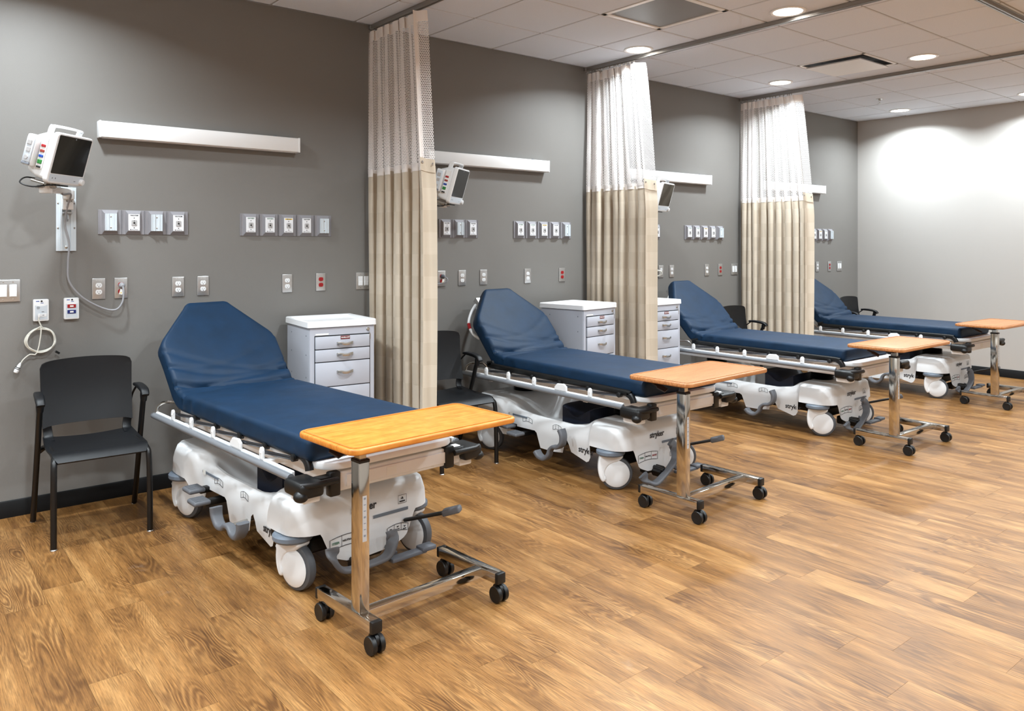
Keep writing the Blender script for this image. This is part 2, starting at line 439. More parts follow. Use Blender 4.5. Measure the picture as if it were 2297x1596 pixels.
TX0, TP = .435, .6175
def ceiling():
    b = B(); b.box(((XL + XE) / 2, YB / 2, ZC + .09), (XE - XL + .24, -YB + .24, .1)); ce = struct(b.obj('ceiling', 'grid_shaded'))
    xs = [TX0 + TP * k for k in range(-8, 13) if XL < TX0 + TP * k < XE]; xs = [XL] + xs + [XE]
    ys = [0] + [-TP * k for k in range(1, 13) if -TP * k > YB] + [YB]
    g = B()
    for x in xs[1:-1]: g.box((x, YB / 2, ZC + .0225), (.024, -YB, .035))
    for y in ys[1:-1]: g.box(((XL + XE) / 2, y, ZC + .0228), (XE - XL, .024, .0345))
    g.box(((XL + XE) / 2, -.011, ZC + .018), (XE - XL, .022, .036)); g.box((XE - .011, YB / 2, ZC + .018), (.022, -YB, .0362))
    g.obj('ceiling_grid', 'grid_shaded', ce)
    cache = {}
    for x0, x1 in zip(xs, xs[1:]):
        for y1, y0 in zip(ys, ys[1:]):
            c = ((x0 + x1) / 2, (y0 + y1) / 2)
            if x1 - x0 < .04 or y1 - y0 < .04: continue
            if any(abs(c[0] - vx) < .2 and abs(c[1] - vy) < .2 for vx, vy in VENTS): continue
            k = (round(x1 - x0, 4), round(y1 - y0, 4))
            if k not in cache:
                q = B(); w, l = k[0] - .015, k[1] - .015
                q.tbox((0, 0, -.004), (w, l, .008), (1, 1)); 
                q.bm.faces.ensure_lookup_table()
                es = [e for e in q.bm.edges if all(v.co.z < -.005 for v in e.verts)]
                bmesh.ops.bevel(q.bm, geom=es, offset=.004, segments=1, affect='EDGES')
                cache[k] = q.mesh('ceiling_tile', 'tile_white')
            put('ceiling_tile', cache[k], ce, None, (c[0], c[1], ZC + .008))
VENTS = [(TX0 + TP * 2.5, -TP * 2.5), (TX0 + TP * 6.5, -TP * 2.5)]
ceiling()

def vents():
    x, y = VENTS[0]
    t = thing('air_vent', 'square perforated grey return air grille set in the ceiling', 'vent', (x, y, ZC))
    b = B(); s = TP / 2 - .006
    for a, c, w, l in ((0, s - .018, 2 * s, .036), (0, -s + .018, 2 * s, .036), (s - .018, 0, .036, 2 * s), (-s + .018, 0, .036, 2 * s)): b.box((a, c, .006), (w, l, .014), .002, 1)
    b.obj('frame', 'white_paint', t)
    b = B(); b.box((0, 0, .010), (2 * s - .07, 2 * s - .07, .006)); b.obj('perforated_panel', 'perforated', t)
    x, y = VENTS[1]
    t = thing('air_diffuser', 'square white plaque air diffuser with dark slot around it in the ceiling', 'vent', (x, y, ZC))
    b = B()
    for a, c, w, l in ((0, s - .012, 2 * s, .024), (0, -s + .012, 2 * s, .024), (s - .012, 0, .024, 2 * s), (-s + .012, 0, .024, 2 * s)): b.box((a, c, .004), (w, l, .010), .002, 1)
    b.obj('frame', 'white_paint', t)
    b = B()
    q = [(-1, -1), (1, -1), (1, 1), (-1, 1)]
    b.loft([[(u * (s - .024), v * (s - .024), .006) for u, v in q], [(u * (s - .07), v * (s - .07), .034) for u, v in q], [(u * (s - .12), v * (s - .12), .037) for u, v in q]], cap=False)
    b.obj('throat', 'dark', t)
    b = B(); b.tbox((0, 0, -.022), (.50, .50, .012), (.97, .97)); b.box((0, 0, .005), (.03, .03, .05)); b.obj('plaque', 'white_paint', t)
vents()

def tracks():
    def tr(p0, p1, label, hw=.013):
        b = B(); pf = [(-.014, 0), (.014, 0), (.014, -.004), (.011, -.006), (.011, -.026), (.016, -.030), (.016, -.034), (.004, -.034), (.004, -.028), (-.004, -.028), (-.004, -.034), (-.016, -.034), (-.016, -.030), (-.011, -.026), (-.011, -.006), (-.014, -.004)]
        b.sweep([p0, p1], pf, up=(0, 0, 1)); o = b.mesh('rail', 'track')
        t = thing('curtain_track', label, 'curtain track', p0, 0, 'curtain tracks on the ceiling')
        r = put('rail', o, t); r.location = -Vector(p0)
        d = (Vector(p1) - Vector(p0)).normalized()
        q = B(); q.box(d * .012 + Vector((0, 0, -.0175)), (.045, .03, .034), .004, 1); q.obj('end_bracket', 'track', t)
    for x, nm in ((.573, 'nearest curtain'), (2.738, 'middle curtain'), (5.08, 'farthest curtain')):
        tr((x, -.001, ZC), (x, -3.03, ZC), 'grey ceiling curtain track that carries the ' + nm)
    tr((XL + .01, -3.055, ZC), (XE - .01, -3.055, ZC), 'long grey ceiling track running across the room at top right')
tracks()

def downlights():
    b = B(); b.lathe([(.094, -.0005), (.118, -.0005), (.12, -.004), (.112, -.009), (.098, -.007), (.094, -.003)], n=36); ring = b.mesh('trim_ring', 'white_paint')
    b = B(); b.lathe([(.0955, -.002), (.0955, -.0045), (.05, -.0055), (.001, -.0058)], n=36); lens = b.mesh('lens', 'lens')
    vis = {(2.60,-.755):'round ceiling downlight just above the middle curtain', (2.60,-2.10):'round ceiling downlight beside the return air grille at the top edge',
           (4.655,-.755):'round ceiling downlight just left of the far curtain top', (4.655,-2.10):'round ceiling downlight beyond the plaque air diffuser',
           (7.17,-.755):'farthest round ceiling downlight near the corner of grey and white walls', (7.17,-2.10):'round ceiling downlight cut by the right edge near the white wall'}
    for i, (x, y) in enumerate(LAMPS):
        t = thing('downlight', vis.get((x, y), 'unseen round ceiling downlight, there to light the room'), 'ceiling light', (x, y, ZC), 0, 'recessed ceiling downlights')
        put('trim_ring', ring, t); put('lens', lens, t)
        ld = bpy.data.lights.new('downlight_lamp', 'AREA'); ld.shape = 'DISK'; ld.size = .17; ld.energy = LAMP_W; ld.color = LAMP_COL; ld.spread = R(148)
        lo = bpy.data.objects.new('downlight_lamp', ld); COL.objects.link(lo); lo.parent = t; lo.location = (0, 0, -.012)
downlights()

t = thing('sprinkler_head', 'small metal fire sprinkler head on the far ceiling', 'sprinkler', (6.27, -.95, ZC))
b = B(); b.lathe([(.035, 0), (.035, -.004), (.012, -.008), (.012, -.02), (.006, -.022)], n=16); b.obj('escutcheon', 'nickel', t)
b = B(); b.tube([(-.01, 0, -.02), (-.012, 0, -.035), (0, 0, -.05)], .002, 6); b.tube([(.01, 0, -.02), (.012, 0, -.035), (0, 0, -.05)], .002, 6); b.obj('yoke', 'nickel', t)
b = B(); b.lathe([(.02, -.05), (.02, -.053), (.002, -.053)], n=12); b.obj('deflector', 'nickel', t)

# ------------------------------------------------------------------ headwall fittings
def wall_lights():
    L, H, D = 1.219, .098, .07
    t = thing('wall_light', 'x', 'wall light', (0, 0, 2.1575), 0, 'white box lights on the grey wall')
    b = B(); b.box((0, -D / 2 - .004, 0), (L - .02, D - .006, H - .004), .006, 2); b.obj('housing', 'white_paint', t)
    for sx in (-1, 1):
        b = B(); b.box((sx * (L / 2 - .006), -D / 2 - .002, 0), (.012, D, H), .003, 2); b.obj('end_cap', 'white_plastic', t)
    b = B(); b.box((0, -D / 2, -H / 2 + .001), (L - .05, D - .03, .004)); b.obj('diffuser', 'gas_plate', t)
    b = B(); b.cyl((L * .37, -.03, H / 2 - .004), (L * .37, -.03, H / 2 + .006), .012, n=12); b.obj('cap', 'grey_plastic', t)
    labs = ['long white box light on the wall above the nearest stretcher', 'long white box light on the wall between the nearest and middle curtains',
            'white box light on the wall between the middle and far curtains', 'short visible end of white box light beyond the far curtain']
    for i, lb in enumerate(labs):
        if i: dup(t, (-L / 2 + 2.246 * i, 0, 2.1575), 0, lb)
        else: t.location.x = -L / 2; t['label'] = lb
wall_lights()

def gas():
    fw, fh = .1265, .144
    b = B(); b.box((0, -.0025, 0), (fw - .0012, .005, fh), .001, 1)
    o, i_ = (.043, .070), (.034, .0515); q = [(-1, -1), (1, -1), (1, 1), (-1, 1)]
    b.loft([[(u * o[0], -.005, v * o[1]) for u, v in q], [(u * i_[0], -.024, v * i_[1]) for u, v in q]])
    for s in (-1, 1): b.box((s * (fw / 2 - .004), -.006, 0), (.002, .004, fh - .002))
    frame = b.mesh('trim_frame', 'gas_frame')
    b = B(); b.prism(rrect(.062, .098, .002, 2), .004, Matrix.Translation((0, -.023, 0)) @ WALL, .0008, 1); plate = b.mesh('face_plate', 'gas_plate')
    b = B(); b.prism(rrect(.031, .034, .005, 3), .003, Matrix.Translation((0, -.027, -.003)) @ WALL, .001, 1); sock = b.mesh('socket', 'socket_grey')
    b = B()
    b.cyl((0, -.029, -.003), (0, -.0312, -.003), .0055, n=12)
    for x, z in ((0, .009), (.006, -.013)): b.cyl((x, -.029, z), (x, -.0308, z), .0024, n=8)
    for z in (.026, -.032): b.cyl((0, -.0265, z), (0, -.028, z), .003, n=8)
    hole = b.mesh('socket_holes', 'dark')
    b = B(); b.prism(rrect(.05, .007, .001, 1), .0006, Matrix.Translation((0, -.027, .041)) @ WALL); yel = b.mesh('yellow_strip', 'yellow')
    b = B(); b.cyl((-.019, -.027, -.0425), (-.019, -.0276, -.0425), .003, n=10); dot = b.mesh('logo_dot', 'ink')
    # slide bracket: ribbed aluminium channel
    b = B(); pf = [(-.031, 0), (.031, 0), (.031, .013), (.026, .013), (.024, .009), (.018, .009), (.017, .012), (.010, .012), (.008, .006), (-.008, .006), (-.010, .012), (-.017, .012), (-.018, .009), (-.024, .009), (-.026, .013), (-.031, .013)]
    b.prism([(x, -y) for x, y in pf], .100, Matrix.Translation((0, -.023, -.05)), 0); slide = b.mesh('slide_channel', 'alu_paint')
    b = B(); b.lathe([(.0045, 0), (.0045, .002), (.002, .003)], (0, -.0285, 0), (0, -1, 0), n=10)
    scr = b.mesh('screw', 'nickel')
    def module(kind, x, z, label):
        nm = 'equipment_slide' if kind == 'S' else 'gas_outlet'
        t = thing(nm, label, 'slide bracket' if kind == 'S' else 'gas outlet', (x, 0, z), 0, 'grey gas outlet modules on the headwall')
        put('trim_frame', frame, t)
        if kind == 'S':
            put('slide_channel', slide, t); [put('screw', scr, t, None, (0, 0, z_)) for z_ in (.032, -.032)]; return
        put('face_plate', plate, t); put('socket', sock, t); put('socket_holes', hole, t); put('logo_dot', dot, t)
        if kind == 'A': put('yellow_strip', yel, t); text('MED AIR', .0085, 'ink', t, (0, -.0279, .041), bold=.0002)
        elif kind == 'V': text('VACUUM', .0105, 'ink', t, (0, -.0275, .041), bold=.0003)
        else: text('OXYGEN', .0105, 'ink_green', t, (0, -.0275, .041), bold=.0003)
        text('BeaconMedaes', .0056, 'ink', t, (.005, -.0275, -.0425))
    Z = 1.6185; OR = ['first', 'second', 'third', 'fourth', 'fifth']
    KN = {'S': 'aluminium equipment slide bracket', 'V': 'white vacuum outlet', 'O': 'white oxygen outlet', 'A': 'yellow-striped medical air outlet'}
    def row(kinds, x0, pitch, z, where, base=0):
        for i, k in enumerate(kinds):
            if k == '-': continue
            module(k, x0 + pitch * (i + .5), z, '%s, %s from left %s' % (KN[k], OR[i - base], where))
    row('SVSV', -1.2125, .1262, 1.622, 'beside the nearest monitor')
    row('OOAVS', -.384, .1285, 1.620, 'above the nearest drawer cart')
    row('VSV', 1.156, .1262, 1.616, 'under the second monitor')
    row('OOAVS', 1.897, .132, 1.616, 'left of the middle curtain')
    row('V', 3.628, .128, 1.616, 'under the third monitor')
    row('OOAVS', 4.126, .1295, 1.616, 'left of the far curtain')
    row('-OAVS', 6.372, .128, 1.612, 'right of the far curtain', 1)
gas()

def outlets():
    b = B(); b.prism(rrect(.072, .123, .004, 2), .0065, Matrix.Translation((0, -.0005, 0)) @ WALL, .0045, 2); plate = b.mesh('cover_plate', 'stainless')
    def face():
        p = [(x, max(-.0135, min(.0135, y))) for x, y in [(.0172 * math.cos(a * PI / 16), .0172 * math.sin(a * PI / 16)) for a in range(32)]]
        b = B(); b.prism(p, .003, Matrix.Translation((0, -.0062, 0)) @ WALL, .0008, 1); return b
    fw, fr = face().mesh('receptacle', 'white_plastic'), face().mesh('receptacle', 'red')
    b = B()
    for x, z, w, h in ((-.0062, .002, .0018, .0075), (.0062, .002, .0018, .0062)): b.box((x, -.0092, z), (w, .0006, h))
    b.cyl((0, -.009, -.008), (0, -.0096, -.008), .0026, n=8); slot = b.mesh('slots', 'dark')
    b = B(); b.lathe([(.003, 0), (.003, .001), (.001, .0015)], (0, -.007, 0), (0, -1, 0), n=8); screw = b.mesh('screw', 'nickel')
    def duplex(x, z, label, red=False, txt=True):
        t = thing('power_outlet', label, 'outlet', (x, 0, z), 0, 'power outlets on the headwall')
        put('cover_plate', plate, t); put('screw', screw, t)
        for s in (-1, 1):
            r = put('receptacle', fr if red else fw, t, None, (0, 0, s * .0195)); put('slots', slot, r)
        if txt: text('PNL L1H1-28', .0055, 'paper', t, (0, -.0072, .049))
        return t
    Z = 1.2325
    W = 'white duplex outlet with steel plate '
    duplex(-1.209, Z + .001, W + 'left of the plugged-in grey cord')
    duplex(-1.09, Z + .001, 'red duplex outlet holding the plug of the nearest monitor cord', True)
    duplex(-.767, Z - .002, W + 'left of the two above the nearest stretcher head')
    duplex(-.617, Z - .001, W + 'right of the two above the nearest stretcher head')
    duplex(-.064, Z - .003, W + 'left of a red outlet above the nearest drawer cart', txt=False)
    duplex(.179, Z - .001, 'red duplex power outlet above the nearest drawer cart', True, False)
    Z = 1.228
    duplex(1.184, Z, 'red outlet holding a plug just right of the nearest curtain', True, False)
    duplex(1.379, Z, W + 'next to the plugged outlet right of nearest curtain', txt=False)
    duplex(1.59, Z, W + 'directly above the second stretcher head', txt=False)
    duplex(2.056, Z, W + 'above the second drawer cart', txt=False)
    duplex(2.449, Z, 'red duplex power outlet left of the middle curtain', True, False)
    duplex(3.768, Z, W + 'first right of the middle curtain', txt=False)
    duplex(3.93, Z, W + 'second right of the middle curtain above third stretcher', txt=False)
    duplex(4.494, Z, W + 'left of the red outlet near the far curtain', txt=False)
    duplex(4.723, Z, 'red duplex power outlet left of the far curtain', True, False)
    duplex(6.658, Z - .004, W + 'just right of the far curtain', txt=False)
    duplex(6.938, Z - .004, 'red duplex power outlet right of the far curtain', True, False)
    b = B(); b.prism(rrect(.116, .123, .004, 2), .0065, Matrix.Translation((0, -.0005, 0)) @ WALL, .0045, 2); p2 = b.mesh('cover_plate', 'stainless')
    b = B(); b.prism(rrect(.034, .067, .002, 2), .004, Matrix.Translation((0, -.006, 0)) @ WALL, .001, 1); b.box((0, -.0105, -.018), (.03, .002, .026), .0008, 1); rk = b.mesh('rocker', 'white_plastic')
    def switch(x, z, label, white=False):
        t = thing('light_switch', label, 'switch', (x, 0, z), 0, 'two-gang rocker switches')
        put('cover_plate', p2, t)
        for s in (-1, 1):
            put('rocker', rk, t, None, (s * .023, 0, 0))
            for zz in (.048, -.048): put('screw', screw, t, None, (s * .023, 0, zz))
    switch(-1.655, 1.238, 'two-gang white rocker switch at the left edge of the wall')
    switch(.507, 1.230, 'rocker switch half hidden behind the left edge of the nearest curtain')
    switch(4.972, 1.228, 'rocker switch half hidden behind the left edge of the far curtain')
    switch(7.174, 1.224, 'two-gang rocker switch nearest to the white end wall')
outlets()

def nurse_call():
    def body(x, z, label):
        t = thing('nurse_call_station', label, 'call station', (x, 0, z), 0, 'nurse call stations')
        b = B(); b.prism(rrect(.076, .122, .007, 4), .022, WALL, .004, 2); b.obj('housing', 'white_plastic', t)
        b = B(); b.prism([(-.03, .028)] + [(x_, .028 - .006 * (1 - (x_ / .03) ** 2)) for x_ in (-.02, -.01, 0, .01, .02)] + [(.03, .028), (.03, -.052), (-.03, -.052)], .0012, Matrix.Translation((0, -.0215, 0)) @ WALL); b.obj('panel', 'call_panel', t)
        b = B(); b.cyl((.002, -.0215, .05), (.002, -.0235, .05), .005, n=12); b.obj('status_lamp', 'dark', t)
        b = B(); b.box((-.017, -.0222, .05), (.016, .0006, .004)); b.box((.004, -.0222, .040), (.014, .0006, .003)); b.obj('print', 'blue', t)
        return t
    t = body(-1.501, 1.125, 'nurse call station with speaker holes and the coiled white cord plugged in')
    b = B()
    for i in range(7):
        a = i * PI / 3; r = .006 if i < 6 else 0
        b.cyl((-.014 + r * math.cos(a), -.0222, .014 + r * math.sin(a)), (-.014 + r * math.cos(a), -.0235, .014 + r * math.sin(a)), .002, n=6)
    b.obj('speaker_holes', 'dark', t)
    b = B(); b.box((.010, -.0235, -.028), (.032, .002, .018), .001, 1); b.obj('jack_panel', 'white_plastic', t)
    b = B(); b.box((.008, -.0235, -.009), (.012, .0005, .004)); b.box((.010, -.0248, -.028), (.008, .0005, .004)); b.obj('print', 'ink_grey', t)
    t = body(-1.351, 1.127, 'nurse call station with red and blue buttons')
    for z, mt, nm in ((.014, 'red', 'red_button'), (-.018, 'navy', 'blue_button')):
        b = B(); b.prism(rrect(.043, .02, .002, 2), .004, Matrix.Translation((0, -.0222, z)) @ WALL, .001, 1); o = b.obj(nm, mt, t)
        b = B(); b.box((0, -.0264, z), (.018, .0006, .009)); b.obj('symbol', 'paper', o)
    # coiled cord hanging from the first station
    t = thing('call_cord', 'white call cord hanging in a coil on the wall above the chair', 'cord', (-1.501, 0, 1.10), 0)
    pts = [(-.012, -.035, -.008), (-.013, -.034, -.03), (-.004, -.03, -.055), (.004, -.028, -.07)]
    cx, cz, rr = -.002, -.140, .070
    n = 64
    for i in range(1, n + 1):
        a = PI / 2 - 2 * PI * 4 * i / n
        k = i / n
        pts.append((cx + (rr - .010 * math.sin(3 * a + 1) * .3 - .010 * (k - .5)) * math.cos(a), -.016 - .018 * k + .006 * math.sin(5 * a * .7), cz + (rr * .92 + .004 * math.sin(9 * k)) * math.sin(a)))
    pts += [(-.02, -.03, cz - .068), (-.055, -.03, cz - .075), (-.085, -.028, cz - .10), (-.098, -.025, cz - .122)]
    b = B(); b.tube(smooth(pts, 3), .0033, 8); b.obj('cable', 'cable_white', t)
    b = B(); b.box((-.012, -.034, -.004), (.012, .012, .024), .003, 2); b.obj('connector', 'white_plastic', t)
    b = B(); b.lathe([(.004, 0), (.008, .012), (.011, .03), (.013, .045), (.011, .056), (.003, .06)], (-.098, -.025, cz - .118), (-.42, 0, -.9), n=14); b.obj('call_button', 'white_plastic', t)
    b = B()
    for k in (.026, .034): b.lathe([(.0118, 0), (.0125, .002), (.0118, .004)], Vector((-.098, -.025, cz - .118)) + Vector((-.42, 0, -.9)) * k, (-.42, 0, -.9), n=14)
    b.obj('grip_rings', 'dark', t)
    b = B(); b.box((.078, -.03, cz - .075), (.026, .010, .012), .002, 1, Matrix.Rotation(.6, 3, 'Y')); b.obj('cord_clip', 'black_plastic', t)
nurse_call()

def monitors():
    # local frame: origin at screen centre, screen faces -y, built upright, then yawed and tilted by the parent empty
    t = thing('patient_monitor', 'x', 'monitor', (0, 0, 0), 0, 'white patient monitors on wall arms')
    W, H = .282, .272
    b = B(); b.prism(rrect(W, H, .022, 5), .030, Matrix.Translation((0, .026, 0)) @ WALL, .006, 3); b.obj('bezel', 'white_plastic', t)
    b = B(); b.prism(rrect(W - .028, .206, .006, 3), .0012, Matrix.Translation((0, -.0038, .022)) @ WALL); sc = b.obj('screen', 'screen', t)
    b = B(); b.lathe([(.0045, 0), (.0045, .0006), (.0035, .0006), (.0035, .0001)], (0, -.0052, .116), (0, -1, 0), n=14); b.obj('camera_eye', 'ink_grey', sc)
    b = B(); b.prism([(-W/2 + .012, -.085), (W/2 - .012, -.085), (W/2 - .012, -.124), (-W/2 + .012, -.124)], .001, Matrix.Translation((0, -.0036, 0)) @ WALL); b.obj('chin_panel', 'call_panel', t)
    b = B(); b.lathe([(.017, 0), (.017, .012), (.014, .016), (.001, .017)], (W / 2 - .02, -.004, -.112), (0, -1, 0), n=18); b.obj('knob', 'white_plastic', t)
    b = B(); b.box((-.105, -.0048, -.106), (.006, .0006, .008)); b.box((-.082, -.0048, -.106), (.006, .0006, .008)); b.box((.07, -.0048, -.112), (.014, .0006, .004)); b.obj('print', 'ink_grey', t)
    # body behind
    b = B(); b.loft([[(x, .022, z) for x, z in rrect(W - .012, H - .02, .02, 4)], [(x, .075, z) for x, z in rrect(W - .016, H - .03, .02, 4)], [(x, .135, z - .004) for x, z in rrect(W - .05, H - .07, .025, 4)], [(x, .15, z - .004) for x, z in rrect(W - .09, H - .11, .02, 4)]]); b.obj('housing', 'white_plastic', t)
    # handle over the top
    pf = rrect(.034, .012, .005, 3)
    path = smooth([(-.105, .07, .115), (-.108, .065, .150), (-.095, .06, .160), (0, .055, .163), (.095, .06, .160), (.108, .065, .150), (.105, .07, .115)], 5)
    b = B(); b.sweep(path, [(y, x) for x, y in pf], up=(0, -1, 0)); b.obj('handle', 'white_plastic', t)
    # connector side (-x)
    x0 = -W / 2 + .004
    b = B(); b.box((x0, .062, .012), (.006, .036, .17), .002, 1); b.obj('connector_panel', 'white_paint', t)
    for z, mt, h in ((.048, 'red', .014), (.020, 'brick_red', .014), (-.008, 'blue', .014), (-.038, 'green', .022), (-.066, 'dark', .010)):
        b = B(); b.box((x0 - .004, .062, z), (.006, .026, h), .002, 1); o = b.obj('connector_socket', mt, t)
    # module rack on the left side
    b = B(); b.box((x0 - .012, .112, .010), (.044, .058, .165), .008, 2); b.obj('module_housing', 'white_plastic', t)
    b = B(); b.box((x0 - .036, .112, .012), (.012, .044, .135), .004, 2); md = b.obj('side_module', 'call_panel', t)
    b = B(); b.box((x0 - .043, .112, .050), (.006, .028, .026), .003, 1); b.cyl((x0 - .042, .112, -.03), (x0 - .046, .112, -.03), .010, n=12); b.box((x0 - .043, .11, .012), (.003, .024, .022), .001, 1); b.obj('module_ports', 'socket_grey', md)
    b = B(); b.box((x0 - .036, .112, -.062), (.014, .046, .012), .002, 1); b.obj('module_foot', 'ink_grey', t)
    # underside bracket
    b = B(); b.box((-.03, .07, -.135), (.12, .07, .02), .004, 1); b.obj('mount_plate', 'socket_grey', t)
    b = B(); b.cyl((-.10, .03, -.146), (-.10, .11, -.146), .009, n=12); b.cyl((-.03, .03, -.146), (-.03, .11, -.146), .011, n=12); b.obj('clamp', 'nickel', t)
    b = B(); b.tube(smooth([(-.06, .10, -.138), (-.12, .13, -.14), (-.19, .10, -.165), (-.16, .05, -.172), (-.06, .03, -.150), (.06, .02, -.146)], 6), .004, 8); b.obj('sensor_cable', 'black_plastic', t)
    return t
mon = monitors()
def place_mon(o, c, yaw, tilt, label):
    o.location = c; o.rotation_mode = 'XYZ'
    o.scale = (.98, .98, .98); o.rotation_euler = (Matrix.Rotation(yaw, 3, 'Z') @ Matrix.Rotation(tilt, 3, 'X')).to_euler(); o['label'] = label
MON = [((-1.418, -.37, 1.935), R(44), R(16)), ((1.10, -.36, 1.915), R(36), R(16)), ((3.41, -.36, 1.925), R(18), R(16))]
m2 = dup(mon, (0, 0, 0)); m3 = dup(mon, (0, 0, 0))
place_mon(mon, *MON[0], 'nearest white patient monitor with dark screen and colour sockets')
place_mon(m2, *MON[1], 'white patient monitor beside the right edge of the nearest curtain')
place_mon(m3, *MON[2], 'white patient monitor half hidden by the middle curtain')

def mounts():
    def mount(x, tip, label, rail=True):
        t = thing('monitor_mount', label, 'wall mount', (x, 0, 1.635), 0, 'monitor wall mounts')
        if rail:
            b = B(); pf = [(-.05, 0), (.05, 0), (.05, .008), (.030, .008), (.030, .020), (.022, .020), (.022, .010), (-.022, .010), (-.022, .020), (-.030, .020), (-.030, .008), (-.05, .008)]
            b.prism([(u, -v) for u, v in pf], .362, Matrix.Translation((0, 0, -.181))); r = b.obj('wall_channel', 'alu_paint', t)
            for u, v, w, k in ((-.041, -.008, .09, 1), (.041, -.008, .09, 1), (-.041, -.008, -.05, 1), (.041, -.008, -.05, 1), (0, -.010, -.160, 1.6)):
                b = B(); b.lathe([(.005 * k, 0), (.005 * k, .002), (.002 * k, .004)], (u, v, w), (0, -1, 0), n=10); b.obj('screw', 'nickel', r)
            b = B(); b.box((.004, -.030, .085), (.052, .042, .066), .004, 2); b.obj('carriage', 'white_plastic', t)
            b = B(); b.box((.004, -.022, .035), (.05, .02, .012), .003, 1); b.tube([(.004, -.02, .03), (.004, -.03, .0), (.004, -.02, -.012)], .004, 8); b.obj('latch', 'alu', t)
            text('GCX', .016, 'ink', t, (.008, -.0515, .100), bold=.0003)
            b = B(); b.lathe([(.030, 0), (.030, .046)], (.004, -.052, .112), (0, 0, 1), n=20); b.obj('arm_pivot', 'white_plastic', t)
            st = Vector((.004, -.052, .150))
        else: st = Vector((-.10, -.052, .150))
        e = Vector(tip) - Vector((x, 0, 1.635))
        b = B(); d = e - st; mid = Vector((e.x, e.y, st.z))
        b.sweep([st, mid], [(u, v) for u, v in rrect(.046, .034, .010, 3)], up=(0, 0, 1)); b.obj('arm', 'white_plastic', t)
        b = B(); b.lathe([(.030, -.024), (.032, -.018), (.032, .02), (.026, .026)], mid, (0, 0, 1), n=20); b.obj('arm_head', 'white_plastic', t)
        b = B(); b.cyl(mid + Vector((0, 0, .02)), e + Vector((0, 0, .01)), .014, n=14); b.box(e, (.09, .06, .014), .003, 1); b.obj('tilt_post', 'nickel', t)
    for (c, yaw, tilt), x, lb, rl in zip(MON, (-1.376, .90, 3.15), ('vertical aluminium wall channel with arm carrying the nearest monitor', 'white monitor arm end beside the nearest curtain edge', 'white monitor arm mostly hidden behind the middle curtain'), (True, False, False)):
        off = Matrix.Rotation(yaw, 3, 'Z') @ Matrix.Rotation(tilt, 3, 'X') @ Vector((-.029, .073, -.168))
        tip = Vector(c) + off
        mount(x, tip, lb, rl)
mounts()

def power_cords():
    t = thing('mains_cord', 'grey power cord looping from the nearest monitor down to the red outlet', 'cord', (-1.09, 0, 1.2325), 0)
    w = [(-1.44, -.20, 1.80), (-1.42, -.17, 1.765), (-1.37, -.11, 1.77), (-1.378, -.05, 1.70), (-1.385, -.032, 1.60), (-1.365, -.032, 1.50), (-1.372, -.035, 1.38), (-1.365, -.035, 1.28), (-1.30, -.035, 1.19), (-1.20, -.04, 1.125), (-1.13, -.05, 1.11), (-1.095, -.055, 1.15), (-1.087, -.052, 1.21), (-1.088, -.045, 1.242)]
    b = B(); b.tube(smooth([(x + 1.09, y, z - 1.2325) for x, y, z in w], 6), .0052, 8); b.obj('cable', 'cable_grey', t)
    def plug(t, col='cable_grey'):
        b = B(); b.lathe([(.014, .008), (.017, .014), (.017, .026), (.012, .036), (.007, .044)], (.001, 0, .0195), (0, -1, -.15), n=16); b.obj('plug', col, t)
        b = B(); b.box((-.004, -.030, -.020), (.018, .002, .032), .0005, 1, Matrix.Rotation(.25, 3, 'Y')); b.obj('tag', 'paper', t)
        b = B(); b.box((-.006, -.0312, -.026), (.007, .0006, .005)); b.obj('tag_mark', 'yellow', t)
    plug(t)
    t = thing('mains_cord', 'grey plug and short cord in outlet right of the nearest curtain', 'cord', (1.184, 0, 1.228), 0)
    b = B(); b.tube(smooth([(.002, -.044, .012), (.012, -.065, 0), (.006, -.06, -.025), (-.05, -.03, -.04), (-.12, -.025, -.05), (-.25, -.03, -.02)], 6), .0052, 8); b.obj('cable', 'cable_grey', t)
    plug(t, 'grey_plastic')
    t = thing('mains_cord', 'pale plug and cord just right of the middle curtain', 'cord', (3.665, 0, 1.228), 0)
    b = B(); b.tube(smooth([(.002, -.05, .012), (.03, -.07, 0), (.03, -.06, -.03), (-.02, -.04, -.045), (-.12, -.03, -.05)], 6), .008, 8); b.obj('cable', 'cable_white', t)
    b = B(); b.lathe([(.017, .004), (.018, .03), (.010, .05)], (0, 0, .012), (0, -1, 0), n=14); b.obj('plug', 'white_plastic', t)
power_cords()

# ------------------------------------------------------------------ stretchers
HWF, YE = .358, .735            # hood half width, base half length
def base_hw(y):
    a = abs(y); r = .115
    w = .300 + (HWF - .300) * (sstep(.44, .495, a) if y < 0 else sstep(.36, .48, a))
    if a > YE - r: w = w - r + math.sqrt(max(0, r * r - (a - (YE - r)) ** 2))
    return w
SIDE_B = [(-.60, .250), (-.47, .250), (-.445, .136), (-.41, .120), (-.26, .158), (-.245, .215), (-.215, .232), (-.195, .135), (-.09, .122), (.03, .122), (.075, .228), (.32, .222), (.34, .14), (.41, .15), (.46, .250), (.6, .250)]
def base_top(x, y):
    a = abs(y); w = base_hw(y)
    hood = sstep(.36, .46, a) if y < 0 else sstep(.26, .44, a)
    rim = .333 + (.016 if y > 0 else 0) * sstep(.1, .3, a)
    ax = abs(x)
    tub = .235 + (rim - .235) * sstep(.20, .285, ax)
    tub = tub + (rim + .01 - tub) * sstep(.24, .36, a)
    top = .385 + .012 * (1 - (ax / HWF) ** 2)
    if y > 0: top += .012
    z = tub + (top - tub) * hood
    d = min(w - ax, YE - a); r = .045
    if d < r: z -= (r - math.sqrt(max(0, r * r - (r - d) ** 2))) * (.35 + .65 * hood)
    return z
